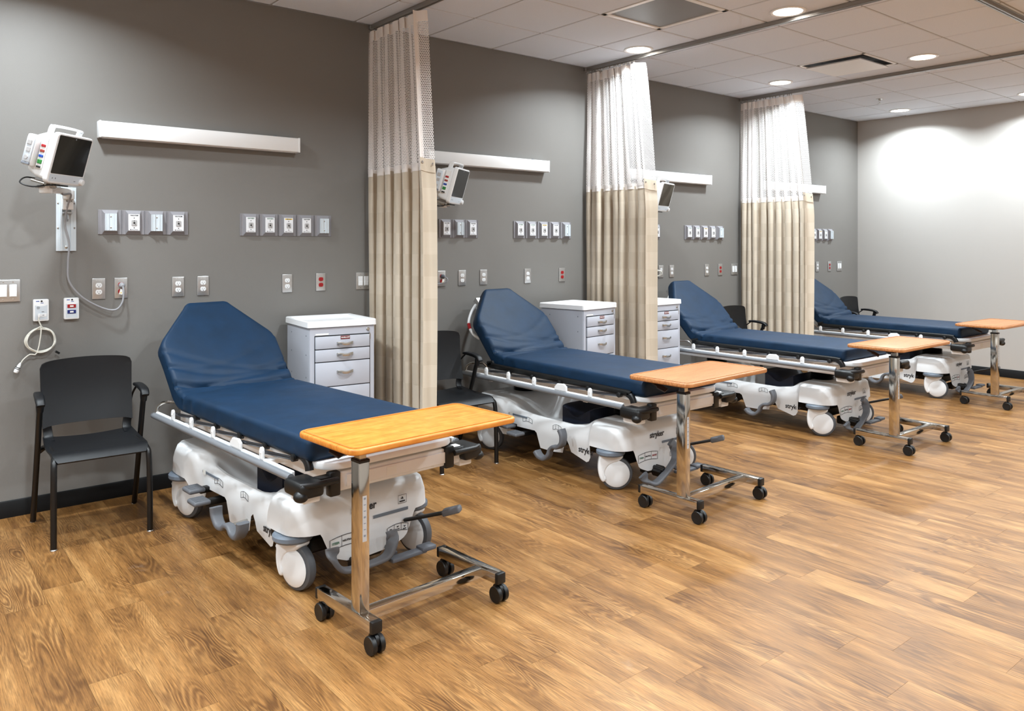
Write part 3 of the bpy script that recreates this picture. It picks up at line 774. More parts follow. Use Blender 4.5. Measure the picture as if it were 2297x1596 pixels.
def stretcher():
    t = thing('hospital_stretcher', 'x', 'stretcher', (0, 0, 0), 0, 'hospital stretchers in a row along the grey wall')
    # --- base cover
    b = B()
    ys = [-YE + .115 * (1 - math.cos(k / 8 * PI / 2)) for k in range(9)]
    ys = ys + [-.63 + k * .02 for k in range(1, 63)]
    ys = [y for y in ys if y < YE - .116] + [-v for v in reversed(ys[:9])]
    NX = 26; us = [math.sin((k / NX - .5) * PI) for k in range(NX + 1)]
    us = [.55 * u + .45 * (2 * k / NX - 1) for k, u in enumerate(us)]
    G = [[b.bm.verts.new((u * base_hw(y), y, base_top(u * base_hw(y), y))) for u in us] for y in ys]
    for i in range(len(ys) - 1):
        for j in range(NX): b.bm.faces.new((G[i][j], G[i][j + 1], G[i + 1][j + 1], G[i + 1][j]))
    per = [G[0][j] for j in range(NX + 1)] + [G[i][NX] for i in range(1, len(ys))] + [G[-1][j] for j in range(NX - 1, -1, -1)] + [G[i][0] for i in range(len(ys) - 2, 0, -1)]
    def low(p):
        x, y = p.x, p.y
        if abs(y) > .55:
            ax = abs(x)
            if ax > .30 or abs(y) < YE - .06: return .250
            return lerp([(0, .098), (.12, .105), (.19, .135), (.215, .19), (.24, .250)], ax)
        return lerp(SIDE_B, y)
    r1 = []; r2 = []
    for v in per:
        n = Vector((v.co.x / .36, v.co.y / .7 if abs(v.co.y) > .6 else 0, 0)); n = n.normalized() if n.length else n
        z1 = min(low(v.co), v.co.z - .02)
        r1.append(b.bm.verts.new(v.co + n * .008 + Vector((0, 0, -.03 if v.co.z - z1 > .05 else -.006))))
        r2.append(b.bm.verts.new(Vector((v.co.x, v.co.y, z1)) + n * .012))
    b.bridge(per, r1); b.bridge(r1, r2)
    b.obj('base_cover', 'shell_plastic', t, angle=42)
    # --- dark chassis below
    b = B(); b.box((0, 0, .185), (.40, 1.16, .07), .01, 1)
    for y in (-.6, .6): b.box((0, y, .17), (.50, .10, .07), .01, 1)
    b.box((.0, -.68, .10), (.18, .06, .06), .008, 1); b.obj('chassis', 'black_plastic', t)
    # --- bumper rings above the casters
    for sx in (-1, 1):
        for sy in (-1, 1):
            b = B(); b.lathe([(.03, .247), (.080, .247), (.088, .238), (.088, .222), (.080, .212), (.03, .212)], (sx * .308, sy * .615, 0), n=26); b.obj('bumper_ring', 'steel_blue', t, 'dark grey bumper ring')
    # --- casters
    b = B(); pf = [(.052, -.021), (.088, -.022), (.097, -.017), (.1005, -.006), (.1005, .006), (.097, .017), (.088, .022), (.052, .021)]
    b.lathe(pf, (0, .032, .1005), (1, 0, 0), n=36); tire = b.mesh('tire', 'rubber')
    b = B()
    b.lathe([(.079, -.022), (.0815, -.026), (.068, -.033), (.03, -.037), (.001, -.038)], (0, .032, .1005), (1, 0, 0), n=30)
    b.lathe([(.079, .022), (.0815, .026), (.068, .033), (.03, .037), (.001, .038)], (0, .032, .1005), (1, 0, 0), n=30); hub = b.mesh('hub_cap', 'white_plastic')
    b = B()   # swan-neck cover from the ring down the leading side of the wheel
    pl = smooth([(v[0], v[1], 0) for v in [(-.050, .228), (.046, .228), (.074, .206), (.056, .184), (.034, .172), (.010, .164), (-.018, .144), (-.034, .112), (-.031, .077), (-.030, .058), (-.050, .050), (-.068, .075), (-.078, .120), (-.074, .175)]], 3, True)
    b.prism([(v.x, v.y) for v in pl], .072, Matrix(((0, 0, 1, -.036), (1, 0, 0, 0), (0, 1, 0, 0), (0, 0, 0, 1))), .012, 3)
    fork = b.mesh('caster_cover', 'white_plastic', angle=50)
    for sx in (-1, 1):
        for sy in (-1, 1):
            c = put('caster', fork, t, 'white swivel caster', (sx * .308, sy * .615, 0), (0, 0, 0)); c['slot'] = (sx + 1) + (sy + 1) // 2
            put('tire', tire, c); put('hub_cap', hub, c)
    # --- bellows lift columns
    for y in (-.48, .55):
        b = B(); pf = [(.098, .37)]; z = .385
        for k in range(11): pf += [(.094, z), (.084, z + .0065)]; z += .013
        b.lathe(pf + [(.07, z)], (0, y, 0), n=26); b.obj('lift_bellows', 'black_plastic', t, 'black rubber lift bellows')
    # --- navy soft cover in the tub
    b = B(); rings = []
    for k in range(13):
        u = k / 12; y = -.36 + .26 * u; h = .43 - .06 * math.sin(PI * u) ** 2
        rings.append([(x, y, .245 + (zz + .5) * (h - .245)) for x, zz in rrect(.46, 1., .08, 4)])
    b.loft(rings); b.obj('tub_cover', 'pad_navy', t, 'navy blue soft cover in the base tub')
    # --- litter
    b = B()
    for sx in (-1, 1): b.box((sx * .235, -.02, .520), (.045, 1.70, .075), .004, 1)
    for y in (-.62, -.2, .3, .75): b.box((0, y, .515), (.45, .06, .06), .004, 1)
    b.box((0, -.48, .49), (.26, .22, .05), .006, 1); b.box((0, .55, .49), (.26, .22, .05), .006, 1)
    b.obj('litter_frame', 'litter_white', t)
    b = B(); b.prism([(x, y) for x, y in rrect(.69, 1.50, .10, 6)], .030, Matrix.Translation((0, -.20, .574)), .006, 2); b.obj('litter_deck', 'litter_white', t)
    b = B(); b.box((.04, -.915, .522), (.66, .040, .078), .004, 1); b.box((.04, -.938, .522), (.56, .010, .05), .002, 1); fb = b.obj('foot_beam', 'litter_white', t)
    b = B(); b.box((-.02, -.9435, .522), (.05, .001, .035)); b.obj('rating_label', 'paper', fb)
    # corner bumpers with fold-away push handles
    for sx in (-1, 1):
        b = B(); b.box((sx * .412, -.905, .525), (.105, .150, .062), .016, 3); b.box((sx * .34, -.925, .538), (.10, .055, .040), .012, 2); b.box((sx * .295, -.93, .520), (.05, .04, .10), .008, 2)
        cb = b.obj('corner_bumper', 'black_plastic', t, 'black plastic corner bumper')
        b = B(); b.sphere((sx * .452, -.955, .505), .030, (1, 1, .8)); b.tube([(sx * .30, -.975, .545), (sx * .41, -.985, .548), (sx * .455, -.96, .545)], .013, 10); b.obj('push_handle', 'black_plastic', cb)
        b = B(); b.box((sx * .395, -.885, .480), (.075, .11, .034), .008, 2); b.obj('bumper_foot', 'litter_white', cb)
    # side rails, lowered
    for sx in (-1, 1):
        X = sx * .420
        b = B(); b.box((X - sx * .006, -.035, .553), (.016, 1.57, .032), .003, 1); rl = b.obj('side_rail', 'litter_white', t)
        b = B(); b.tube([(X + sx * .010, .76, .548), (X + sx * .010, -.83, .548)], .0155, 12); b.obj('rail_bumper', 'rail_grey', rl)
        for y in (.45, -.5):
            b = B(); b.box((X - sx * .09, y, .535), (.17, .04, .022), .003, 1); b.obj('rail_bracket', 'litter_white', rl)
        tr = [(X + sx * .045, .53, .628), (X + sx * .045, .50, .640), (X + sx * .045, .46, .622), (X + sx * .045, -.70, .618), (X + sx * .045, -.80, .612), (X + sx * .045, -.835, .59), (X + sx * .045, -.845, .565)]
        tr = [(x - sx * .11, y, z) for x, y, z in tr]
        b = B(); b.sweep(smooth(tr, 4), [(x, y) for x, y in rrect(.028, .040, .012, 3)], up=(0, 0, 1)); tp = b.obj('top_rail', 'black_plastic', t, 'black padded top bar of the lowered side rail')
        XT = sx * (.420 - .060)
        hb = B(); hb.prism([(-.015, 0), (.015, 0), (.015, .036)] + arc((0, .038), .015, 0, PI, 6) + [(-.015, .036)], .012, Matrix(((0, 0, 1, X - .006), (1, 0, 0, 0), (0, 1, 0, .566), (0, 0, 0, 1))), .002, 1)
        hb.cyl((X - .009, 0, .594), (X + .009, 0, .594), .004, n=8); brk = hb.mesh('hinge_bracket', 'white_plastic')
        for y in (.49, .24, -.03, -.29, -.55):
            if y == -.29:
                q = B(); q.prism([(-.055, 0), (.055, 0), (.055, .02), (.03, .042), (-.03, .046), (-.055, .03)], .014, Matrix(((0, 0, 1, X - .007), (1, 0, 0, y), (0, 1, 0, .566), (0, 0, 0, 1))), .003, 1); q.obj('latch_bracket', 'white_plastic', t)
            else: put('hinge_bracket', brk, t, None, (0, y, 0))
            q = B(); q.tube([(X - sx * .012, y, .594), (XT + sx * .012, y - .20, .598)], .0085, 10); q.cyl((XT + sx * .02, y - .20, .600), (XT - sx * .0, y - .20, .600), .014, n=12); q.obj('rail_arm', 'gunmetal', t)
            q = B(); q.lathe([(.016, 0), (.016, .012), (.010, .015)], (XT + sx * .012, y - .20, .603), (sx, 0, 0), n=12); q.obj('pivot_cap', 'black_plastic', t)
        b = B(); b.tube(smooth([(X - sx * .004, .745, .565), (X - sx * .01, .735, .60), (X - sx * .03, .69, .625), (X - sx * .06, .61, .628), (X - sx * .065, .56, .60)], 5), .008, 8); b.obj('rail_handle', 'chrome', t)
    # --- mattress
    TH = R(46); RB = .15; Y0 = .435; L2 = .585; zc = .652; y_f = -.912
    def cl(s):
        if s < Y0 - y_f: return y_f + s, zc, 0.
        s -= Y0 - y_f
        if s < RB * TH: a = s / RB; return Y0 + RB * math.sin(a), zc + RB * (1 - math.cos(a)), a
        s -= RB * TH
        return Y0 + RB * math.sin(TH) + s * math.cos(TH), zc + RB * (1 - math.cos(TH)) + s * math.sin(TH), TH
    S1 = Y0 - y_f; S2 = S1 + RB * TH; S3 = S2 + L2
    def hw(s):
        k = (s - S2) / L2
        w = lerp([(-2.3, .350), (0, .340), (.30, .340), (.46, .343), (.51, .338), (.56, .322), (.62, .294), (.93, .148), (.97, .132), (1, .115)], k)
        if s < .03: w -= .03 - math.sqrt(max(0, .03 ** 2 - (.03 - s) ** 2))
        return w
    ss = [0, .004, .012, .03] + [.03 + (S1 - .23) * k / 14 for k in range(1, 15)] + [S1 - .2 + k * .0125 for k in range(1, 50)]
    ss = [s for s in ss if s < S3 - .05]; s = ss[-1]
    while s < S3 - .045: s += .02; ss.append(min(s, S3 - .04))
    ss += [S3 - .02, S3 - .008, S3]
    rings = []
    for s in ss:
        y, z, a = cl(s); w = hw(s); th = .049
        e = min(s, S3 - s)
        if e < .02: th = .049 - .018 * (1 - e / .02) ** 2
        ring = []
        tp, bt = [], []
        nW = 22
        rr = .024
        prof = rrect(2 * w, 2 * th, min(rr, th * .9), 5)
        # refine flat top with extra points
        pts = []
        for i, p in enumerate(prof):
            q = prof[(i + 1) % len(prof)]; pts.append(p)
            if abs(q[0] - p[0]) > .08:
                for k in range(1, nW): pts.append((p[0] + (q[0] - p[0]) * k / nW, p[1]))
        for x, h in pts:
            dz = 0.; u = x / .335
            if h > .03:
                d = s - S1
                # creases fanning from the fold
                for c0, c1, c2, am, wd in ((.065, -.03, .045, .024, .016), (.115, .035, .02, .014, .012), (.155, -.02, .085, .012, .012), (.02, .02, -.03, .010, .016), (.205, -.10, .06, .009, .011), (.24, .08, .10, .006, .012)):
                    cc = c0 + c1 * u + c2 * u * u
                    dz -= am * math.exp(-((d - cc) / wd) ** 2) * (.35 + .65 * abs(u) ** .8)
                dz += .004 * (1 - u * u)
                dz += .003 * math.sin(9 * s + 2 * u) * (1 - abs(u))
            elif abs(h) <= .03 and s < S1: x += (.003 if x > 0 else -.003) * math.sin(s * 60)
            hh = h + dz
            ring.append((x, y - hh * math.sin(a), z + hh * math.cos(a)))
        rings.append(ring)
    b = B(); b.loft(rings); b.obj('mattress', 'mattress_blue', t, 'navy blue foam mattress with raised head end', angle=60)
    # back section frame under the raised mattress
    y, z, a = cl(S2 + .02); n = Vector((0, -math.sin(a), math.cos(a))); d = Vector((0, math.cos(a), math.sin(a)))
    fr = Matrix(((1, 0, 0, 0), (0, d.y, n.y, y - n.y * .060), (0, d.z, n.z, z - n.z * .060), (0, 0, 0, 1)))
    b = B(); b.prism([(-.29, 0), (.29, 0), (.29, .28), (.13, .53), (-.13, .53), (-.29, .28)], .008, fr, .002, 1)
    for sx in (-1, 1): b.prism([(sx * .2 - .015, .02), (sx * .2 + .015, .02), (sx * .2 + .015, .34), (sx * .2 - .015, .34)], .03, fr @ Matrix.Translation((0, 0, -.03)))
    b.obj('back_frame', 'black_metal', t)
    b = B(); b.tube([(0, .50, .54), (0, .84, .86)], .016, 10); b.obj('back_strut', 'chrome', t)
    for sx in (-1, 1):
        p = [fr @ Vector((sx * (.30 + .02), u, w)) for u, w in ((.17, -.005), (.24, -.03), (.34, -.035), (.44, -.03), (.50, -.01))]
        p = [Vector((sx * .300, p[0].y, p[0].z)), Vector((sx * .318, p[1].y, p[1].z)), Vector((sx * .305, p[2].y, p[2].z)), Vector((sx * .235, p[3].y, p[3].z)), Vector((sx * .17, p[4].y, p[4].z))]
        b = B(); b.tube(smooth(p, 6), .011, 10); g = b.obj('release_handle', 'white_plastic', t, 'white grab handle behind the head end')
        b = B(); b.tube(smooth(p, 6)[9:13], .0125, 10); b.obj('red_grip', 'red', g)
    b = B(); b.prism([(-.13, .44), (.0, .44), (.0, .575), (-.13, .575)], .045, fr @ Matrix.Translation((0, 0, -.060)), .003, 1); b.obj('pole_bracket', 'stainless', t, 'steel bracket behind the head end')
    # --- pedals (own pivots)
    # butterfly pedal at the foot end
    pp = smooth([(-.150, -.01, .055), (-.148, -.02, .01), (-.115, -.03, -.040), (-.05, -.034, -.052), (.05, -.034, -.052), (.115, -.03, -.040), (.148, -.02, .01), (.150, -.01, .055)], 6)
    b = B(); b.sweep(pp, [(x, y) for x, y in rrect(.056, .024, .010, 3)], up=(0, 0, 1), scale=[.8 + .3 * abs(2 * i / (len(pp) - 1) - 1) for i in range(len(pp))])
    ft = b.obj('steer_pedal', 'pedal_grey', t, 'grey U-shaped steer pedal', (-.08, -.80, .150))
    b = B(); b.cyl((0, .12, -.03), (0, -.02, -.045), .014, n=12); b.box((0, .03, -.06), (.06, .08, .05), .008, 2); b.obj('pedal_shaft', 'black_plastic', ft)
    b = B(); b.box((.14, -.835, .085), (.19, .05, .018), .006, 2); b.box((.245, -.835, .093), (.08, .06, .022), .008, 2); b.tube([(.08, -.72, .12), (.10, -.80, .09)], .012, 8); b.obj('foot_pedal', 'grey_plastic', t)
    # pump pedal arm at the right front
    b = B(); b.box((0, 0, 0), (.022, .20, .016), .005, 2, Matrix.Rotation(-.25, 3, 'X')); pa = b.obj('pump_arm', 'black_metal', t, None, (.235, -.83, .235), rot=(0, 0, R(34)))
    b = B(); b.box((0, -.135, .037), (.052, .088, .030), .010, 3, Matrix.Rotation(-.3, 3, 'X')); b.obj('pump_pedal', 'pedal_grey', pa)
    # side brake pedal (both sides)
    for sx in (-1, 1):
        q = smooth([(0, .135, -.055), (0, .125, -.09), (0, .09, -.115), (0, .045, -.085), (0, 0, -.045), (0, -.045, -.085), (0, -.09, -.115), (0, -.125, -.09), (0, -.135, -.055)], 5)
        q = smooth([(0, .150, .02), (0, .142, -.02), (0, .105, -.055), (0, .055, -.055), (0, .02, -.035), (0, -.02, -.035), (0, -.055, -.055), (0, -.105, -.055), (0, -.142, -.02), (0, -.150, .02)], 5)
        b = B(); b.sweep(q, [(x, y) for x, y in rrect(.027, .050, .010, 3)], up=(1, 0, 0), scale=[.85 + .35 * abs(2 * i / (len(q) - 1) - 1) for i in range(len(q))])
        bp = b.obj('brake_pedal', 'pedal_grey', t, 'grey U-shaped brake pedal', (sx * .40, -.165, .205)); bp['side'] = sx
        b = B(); b.cyl((-sx * .12, 0, -.03), (sx * .0, 0, -.035), .011, n=12); b.obj('pedal_shaft', 'nickel', bp)
        for y, x, z in ((.30, .385, .235), (.18, .405, .205)):
            b = B(); b.box((sx * x, y, z), (.085, .105, .024), .010, 3)
            for k in range(5): b.box((sx * x, y - .036 + .018 * k, z + .0125), (.066, .007, .004), .001, 1)
            pd = b.obj('pump_step', 'pedal_grey', t, 'grey ribbed pump step pedal')
            b = B(); b.box((sx * (x - .09), y, z - .012), (.13, .045, .030), .006, 2); b.obj('step_arm', 'black_plastic', pd)
    # --- print on the base
    yf = -YE - .0125
    RF = (PI / 2, 0, 0)
    text('stryker', .049, 'ink', t, (-.035, yf - .001, .318), RF, bold=.0012, sx=.92)
    b = B(); b.box((.11, yf, .262), (.19, .0012, .014)); b.obj('front_stripe', 'steel_blue', t)
    def banner(x0, x1, z0, z1, n, M4, name='pedal_label'):
        b = B(); w = .0012
        top = [(x0 + (x1 - x0) * k / 12, z1 + .010 * math.sin(PI * k / 12)) for k in range(13)]; bot = [(x1 + (x0 - x1) * k / 12, z0 + .010 * math.sin(PI * k / 12)) for k in range(13)]
        loop = top + bot
        P = [M4 @ Vector((u, v, 0)) for u, v in loop]
        nrm = (M4.to_3x3() @ Vector((0, 0, 1)))
        b.sweep(P, [(-w, -.0002), (w, -.0002), (w, .0006), (-w, .0006)], closed=True, up=nrm)
        for k in range(1, n):
            u = x0 + (x1 - x0) * k / n; h = .010 * math.sin(PI * k / n)
            b.sweep([M4 @ Vector((u, z0 + h, 0)), M4 @ Vector((u, z1 + h, 0))], [(-w * .7, -.0002), (w * .7, -.0002), (w * .7, .0006), (-w * .7, .0006)], up=nrm)
        return b.obj(name, 'ink', t)
    FM = Matrix.Translation((0, yf - .0003, 0)) @ WALL
    banner(-.205, -.03, .165, .212, 3, FM)
    for k, (w, mt) in enumerate((('STEER', 'ink_green'), ('NEUTRAL', 'ink'), ('BRAKE', 'ink_red'))): text(w, .0135 if k != 1 else .0115, mt, t, (-.176 + .0585 * k, yf - .001, .196 - (.003 if k != 1 else 0)), RF, bold=.0004)
    banner(.09, .205, .160, .192, 3, FM)
    for k in range(3):
        b = B(); x = .109 + .0383 * k; z = .176 + (.006 if k == 1 else 0); b.prism([(x - .007, z + .009), (x + .007, z + .009), (x, z + .001)], .0006, FM); b.box((x, yf - .0006, z - .005), (.018, .0008, .004)); b.obj('pedal_symbol', 'ink', t)
    b = B(); P = [FM @ Vector((u, v, 0)) for u, v in ((.15, .292), (.195, .292), (.195, .33), (.15, .33))]; b.sweep(P, [(-.001, -.0002), (.001, -.0002), (.001, .0006), (-.001, .0006)], closed=True, up=(0, -1, 0)); sg = b.obj('warning_label', 'ink', t)
    b = B(); b.prism([(.165, .311), (.18, .311), (.1725, .323)], .0006, FM); b.box((.1725, yf - .0006, .301), (.03, .0008, .006)); b.obj('warning_symbol', 'ink', sg)
    for sx in (-1, 1):
        def SM(y): return Matrix(((0, 0, sx, sx * .3115), (sx, 0, 0, y), (0, 1, 0, 0), (0, 0, 0, 1)))
        rz = (PI / 2, 0, sx * PI / 2)
        text('stryker', .052, 'ink', t, (sx * .3135, -.408, .190), rz, bold=.001, sx=.92)
        b = B(); b.box((sx * .3115, .27, .300), (.0014, .20, .012)); b.obj('side_stripe', 'steel_blue', t)
        b = B(); b.box((sx * .3122, .345, .298), (.0014, .036, .026)); b.obj('side_label', 'paper', t)
        for y0, y1, n in ((.115, .215, 3), (-.175, -.095, 3)):
            if sx < 0: banner(-y1, -y0, .268, .296, n, SM(0))
            else: banner(y0, y1, .268, .296, n, SM(0))
    return t
bed = stretcher()
BEDS = [((-.545, -1.18), R(4.0)), ((1.570, -1.11), 0.), ((3.80, -1.19), R(.3)), ((6.075, -1.10), 0.)]
BL = ['nearest stretcher with raised head end, beside the empty black chair at left', 'second stretcher from the left, between the nearest and middle curtains',
      'third stretcher from the left, in front of the far curtain', 'farthest stretcher, in front of the white end wall']
beds = [bed] + [dup(bed, (0, 0, 0)) for _ in range(3)]
for o, (c, a), lb in zip(beds, BEDS, BL):
    o.location = (c[0], c[1], 0); o.rotation_euler = (0, 0, a); o['label'] = lb
SWIV = [{0: R(192), 1: R(196), 2: R(192), 3: R(150)}, {0: R(228), 1: R(200), 2: R(228), 3: R(190)}, {0: R(211), 1: R(200), 2: R(215), 3: R(190)}, {0: R(206), 1: R(200), 2: R(210), 3: R(190)}]
MOFF = [(-.040, .04, 0), (0, -.01, 0), (0, .05, 0), (0, .03, 0)]
for i, o in enumerate(beds):
    for k in o.children:
        if k.name.startswith('mattress'): k.location = MOFF[i]; k.rotation_euler = (0, 0, R(1.0 if i == 0 else 0))
        if k.name.startswith('caster'): k.rotation_euler = (0, 0, SWIV[i][k['slot']])
        if k.name.startswith('brake_pedal') and i: k.rotation_euler = (R(-38 if k['side'] < 0 else -10), 0, 0)
        if k.name.startswith('steer_pedal') and i: k.rotation_euler = (0, R(-32), 0)

# ------------------------------------------------------------------ overbed tables
def overbed(top_mat, label):
    t = thing('overbed_table', label, 'table', (0, 0, 0), 0, 'overbed tables at the foot of the stretchers')
    # origin: middle of the base; post near the left end
    BX, BYL = .305, .385
    for sx in (-1, 1):
        b = B(); b.box((sx * BX, 0, .100), (.044, BYL, .044), .003, 2); leg = b.obj('base_bar', 'chrome', t)
        for sy in (-1, 1):
            b = B(); b.box((sx * BX, sy * (BYL / 2 + .004), .100), (.0445, .022, .0445), .004, 2); b.obj('end_plug', 'black_plastic', leg)
            cx, cy = sx * BX, sy * (BYL / 2 - .012)
            b = B(); b.cyl((cx, cy, .082), (cx, cy, .06), .009, n=10)
            b.lathe([(.012, -.006), (.029, -.0065), (.029, .0065), (.012, .006)], (cx, cy - .004, .046), (1, 0, 0), n=18)
            cs = b.obj('caster', 'black_plastic', t, 'black twin-wheel caster')
            b = B()
            for q in (-1, 1): b.lathe([(.008, -.0080), (.032, -.0095), (.0345, -.0065), (.0345, .0065), (.032, .0095), (.008, .0080)], (cx + q * .0175, cy - .010, .0345), (1, 0, 0), n=22)
            b.obj('wheel', 'black_plastic', cs)
    b = B(); b.box((0, -.085, .100), (2 * BX - .04, .044, .042), .003, 2); b.obj('cross_bar', 'chrome', t)
    PX, PY = -.300, -.085
    b = B(); b.box((PX, PY, .40), (.044, .060, .575), .004, 2); ps = b.obj('post', 'chrome', t, 'chrome square post')
    b = B(); b.box((PX, PY, .683), (.047, .063, .014), .003, 1); b.obj('post_collar', 'black_plastic', ps)
    b = B(); b.box((PX - .0003, PY - .0302, .47), (.018, .0008, .17)); lb = b.obj('caution_sticker', 'socket_grey', ps)
    b = B()
    for k in range(7): b.box((PX, PY - .0308, .545 - k * .023), (.009, .0005, .007 if k % 3 == 0 else .003))
    o_ = b.obj('sticker_print', 'ink_grey', lb); o_['kind'] = 'stuff'
    b = B(); b.box((PX, PY, .705), (.030, .042, .04), .003, 1); b.obj('lift_tube', 'chrome', t)
    b = B(); b.box((PX + .10, PY + .01, .722), (.30, .06, .014), .003, 1); b.obj('top_support', 'black_metal', t)
    b = B(); b.prism([(-.012, .06), (.012, .06), (.012, .03), (.03, .02), (.026, -.028), (-.026, -.028), (-.03, .02), (-.012, .03)], .006, Matrix.Translation((PX - .02, PY + .13, .690)) @ Matrix.Rotation(R(28), 4, 'X') @ Matrix.Rotation(R(20), 4, 'Z')); b.obj('height_lever', 'ink', t)
    W, D, Z = .82, .42, .729
    ox = .012; oy = .022
    b = B(); b.prism([(x + ox, y + oy) for x, y in rrect(W, D, .045, 7)], .024, Matrix.Translation((0, 0, Z)), .007, 3); tp = b.obj('table_top', top_mat, t)
    b = B()
    o_, i_ = rrect(W - .026, D - .026, .036, 7), rrect(W - .044, D - .044, .028, 7)
    zt = Z + .024
    b.loft([[(x + ox, y + oy, zt - .002) for x, y in o_], [(x + ox, y + oy, zt + .0028) for x, y in o_], [(x + ox, y + oy, zt + .0024) for x, y in i_], [(x + ox, y + oy, zt - .002) for x, y in i_]], cap=False)
    b.obj('raised_rim', 'laminate_edge' if top_mat == 'laminate_oak' else top_mat, tp)
    return t
T1 = overbed('laminate_oak', 'chrome overbed table with orange oak top at the nearest stretcher')
T2 = overbed('laminate_tan', 'chrome overbed table with tan speckled top at the second stretcher')
T3 = dup(T2, (0, 0, 0), 0, 'chrome overbed table with tan top at the third stretcher')
T4 = dup(T2, (0, 0, 0), 0, 'farthest chrome overbed table, its top cut by the right edge')
for o, x, y, a in ((T1, -.515, -2.315, 4.), (T2, 1.493, -2.23, 3.), (T3, 3.765, -2.33, 0.), (T4, 6.01, -2.20, -1.)):
    o.location = (x, y, 0); o.rotation_euler = (0, 0, R(a))

# ------------------------------------------------------------------ chairs
def chair():
    t = thing('guest_chair', 'x', 'chair', (0, 0, 0), 0, 'black guest chairs')
    # shell: back panel and seat joined by two side straps, opening between
    th = .009
    def sheet(fn, nu, nv, name):
        b = B(); b.grid(fn, nu, nv); bmesh.ops.recalc_face_normals(b.bm, faces=b.bm.faces)
        bmesh.ops.solidify(b.bm, geom=list(b.bm.faces), thickness=th)
        return b
    def back(u, v):
        x = (u - .5); w = .438 + .014 * v - .02 * (v > .97)
        z = .525 + .335 * v
        z += .012 * (1 - (2 * x) ** 2) * (v ** 2) + (0 if v > .1 else 0)
        if v > .9: z -= .010 * (abs(2 * x) ** 14) 
        y = .185 + .055 * v - .030 * (2 * x) ** 2 + .012 * math.sin(PI * v)
        if v < .3: z += .0 - .012 * (abs(2 * x) ** 8) * (1 - v / .3)
        return (x * w, y, z)
    o = sheet(back, 24, 14, 'b').obj('backrest', 'chair_black', t)
    def seat(u, v):
        x = u - .5; y = .17 - .43 * v
        w = .43 + .02 * math.sin(PI * v)
        z = .455 - .012 * math.sin(PI * min(1, v * 1.1)) + .014 * (2 * x) ** 2 * (1 - v)
        if v > .8: z -= .035 * ((v - .8) / .2) ** 2; y += 0
        if v > .93: w -= .03 * (v - .93) / .07
        return (x * w, y, z)
    sheet(seat, 18, 22, 's').obj('seat', 'chair_black', t)
    for sx in (-1, 1):
        b = B(); p = smooth([(sx * .198, .172, .56), (sx * .196, .170, .52), (sx * .192, .168, .49), (sx * .190, .150, .463), (sx * .188, .10, .452)], 5)
        b.sweep(p, [(x, y) for x, y in rrect(.044, .010, .004, 2)], up=(0, -1, .3)); b.obj('back_strap', 'chair_black', t)
        b = B(); p = smooth([(sx * .250, .262, .006), (sx * .249, .20, .16), (sx * .247, .11, .40), (sx * .246, .035, .60), (sx * .246, .012, .655), (sx * .246, .010, .672)], 5)
        b.tube(p, .0145, 12); lg = b.obj('rear_leg', 'black_metal', t)
        b = B(); b.lathe([(.015, 0), (.016, .004), (.009, .011)], (sx * .250, .264, 0), n=14); b.obj('glide', 'nickel', lg)
        b = B(); p = smooth([(sx * .218, -.262, .006), (sx * .218, -.258, .20), (sx * .216, -.250, .38), (sx * .212, -.225, .425), (sx * .205, -.15, .436), (sx * .205, .09, .432), (sx * .243, .13, .40)], 5)
        b.tube(p, .0145, 12); lg = b.obj('front_leg', 'black_metal', t)
        b = B(); b.lathe([(.015, 0), (.016, .004), (.009, .011)], (sx * .218, -.264, 0), n=14); b.obj('glide', 'nickel', lg)
        b = B(); p = smooth([(sx * .246, -.030, .668), (sx * .247, -.006, .690), (sx * .245, .05, .702), (sx * .243, .12, .706), (sx * .239, .165, .704)], 5); n = len(p)
        b.sweep(p, [(x, y) for x, y in rrect(.046, .024, .010, 3)], up=(0, 0, 1), scale=[.62 + .38 * math.sin(PI * min(1, .18 + .75 * i / n)) for i in range(n)])
        b.lathe([(.016, 0), (.019, .03), (.018, .05)], (sx * .246, .012, .632), (0, -.15, 1), n=14); ar = b.obj('armrest', 'chair_black', t)
        b = B(); b.tube(smooth([(sx * .240, .145, .700), (sx * .230, .21, .645), (sx * .220, .21, .60)], 5), .006, 8); b.obj('arm_brace', 'black_metal', ar)
    b = B(); b.tube([(-.205, .05, .433), (.205, .05, .433)], .010, 10); b.tube([(-.205, -.12, .433), (.205, -.12, .433)], .010, 10); b.obj('seat_support', 'black_metal', t)
    return t
ch = chair()
CH = [((-1.318, -.437), R(-1.8), 'black plastic armchair standing alone left of the nearest stretcher'), ((.858, -.575), R(-2), 'black armchair half hidden between the nearest curtain and second stretcher'),
      ((4.535, -.50), R(2), 'black armchair between the third stretcher and the far curtain'), ((6.86, -.50), R(2), 'black armchair in the corner behind the farthest stretcher')]
chs = [ch] + [dup(ch, (0, 0, 0)) for _ in range(3)]
for o, (c, a, lb) in zip(chs, CH): o.location = (c[0], c[1], 0); o.rotation_euler = (0, 0, a); o['label'] = lb

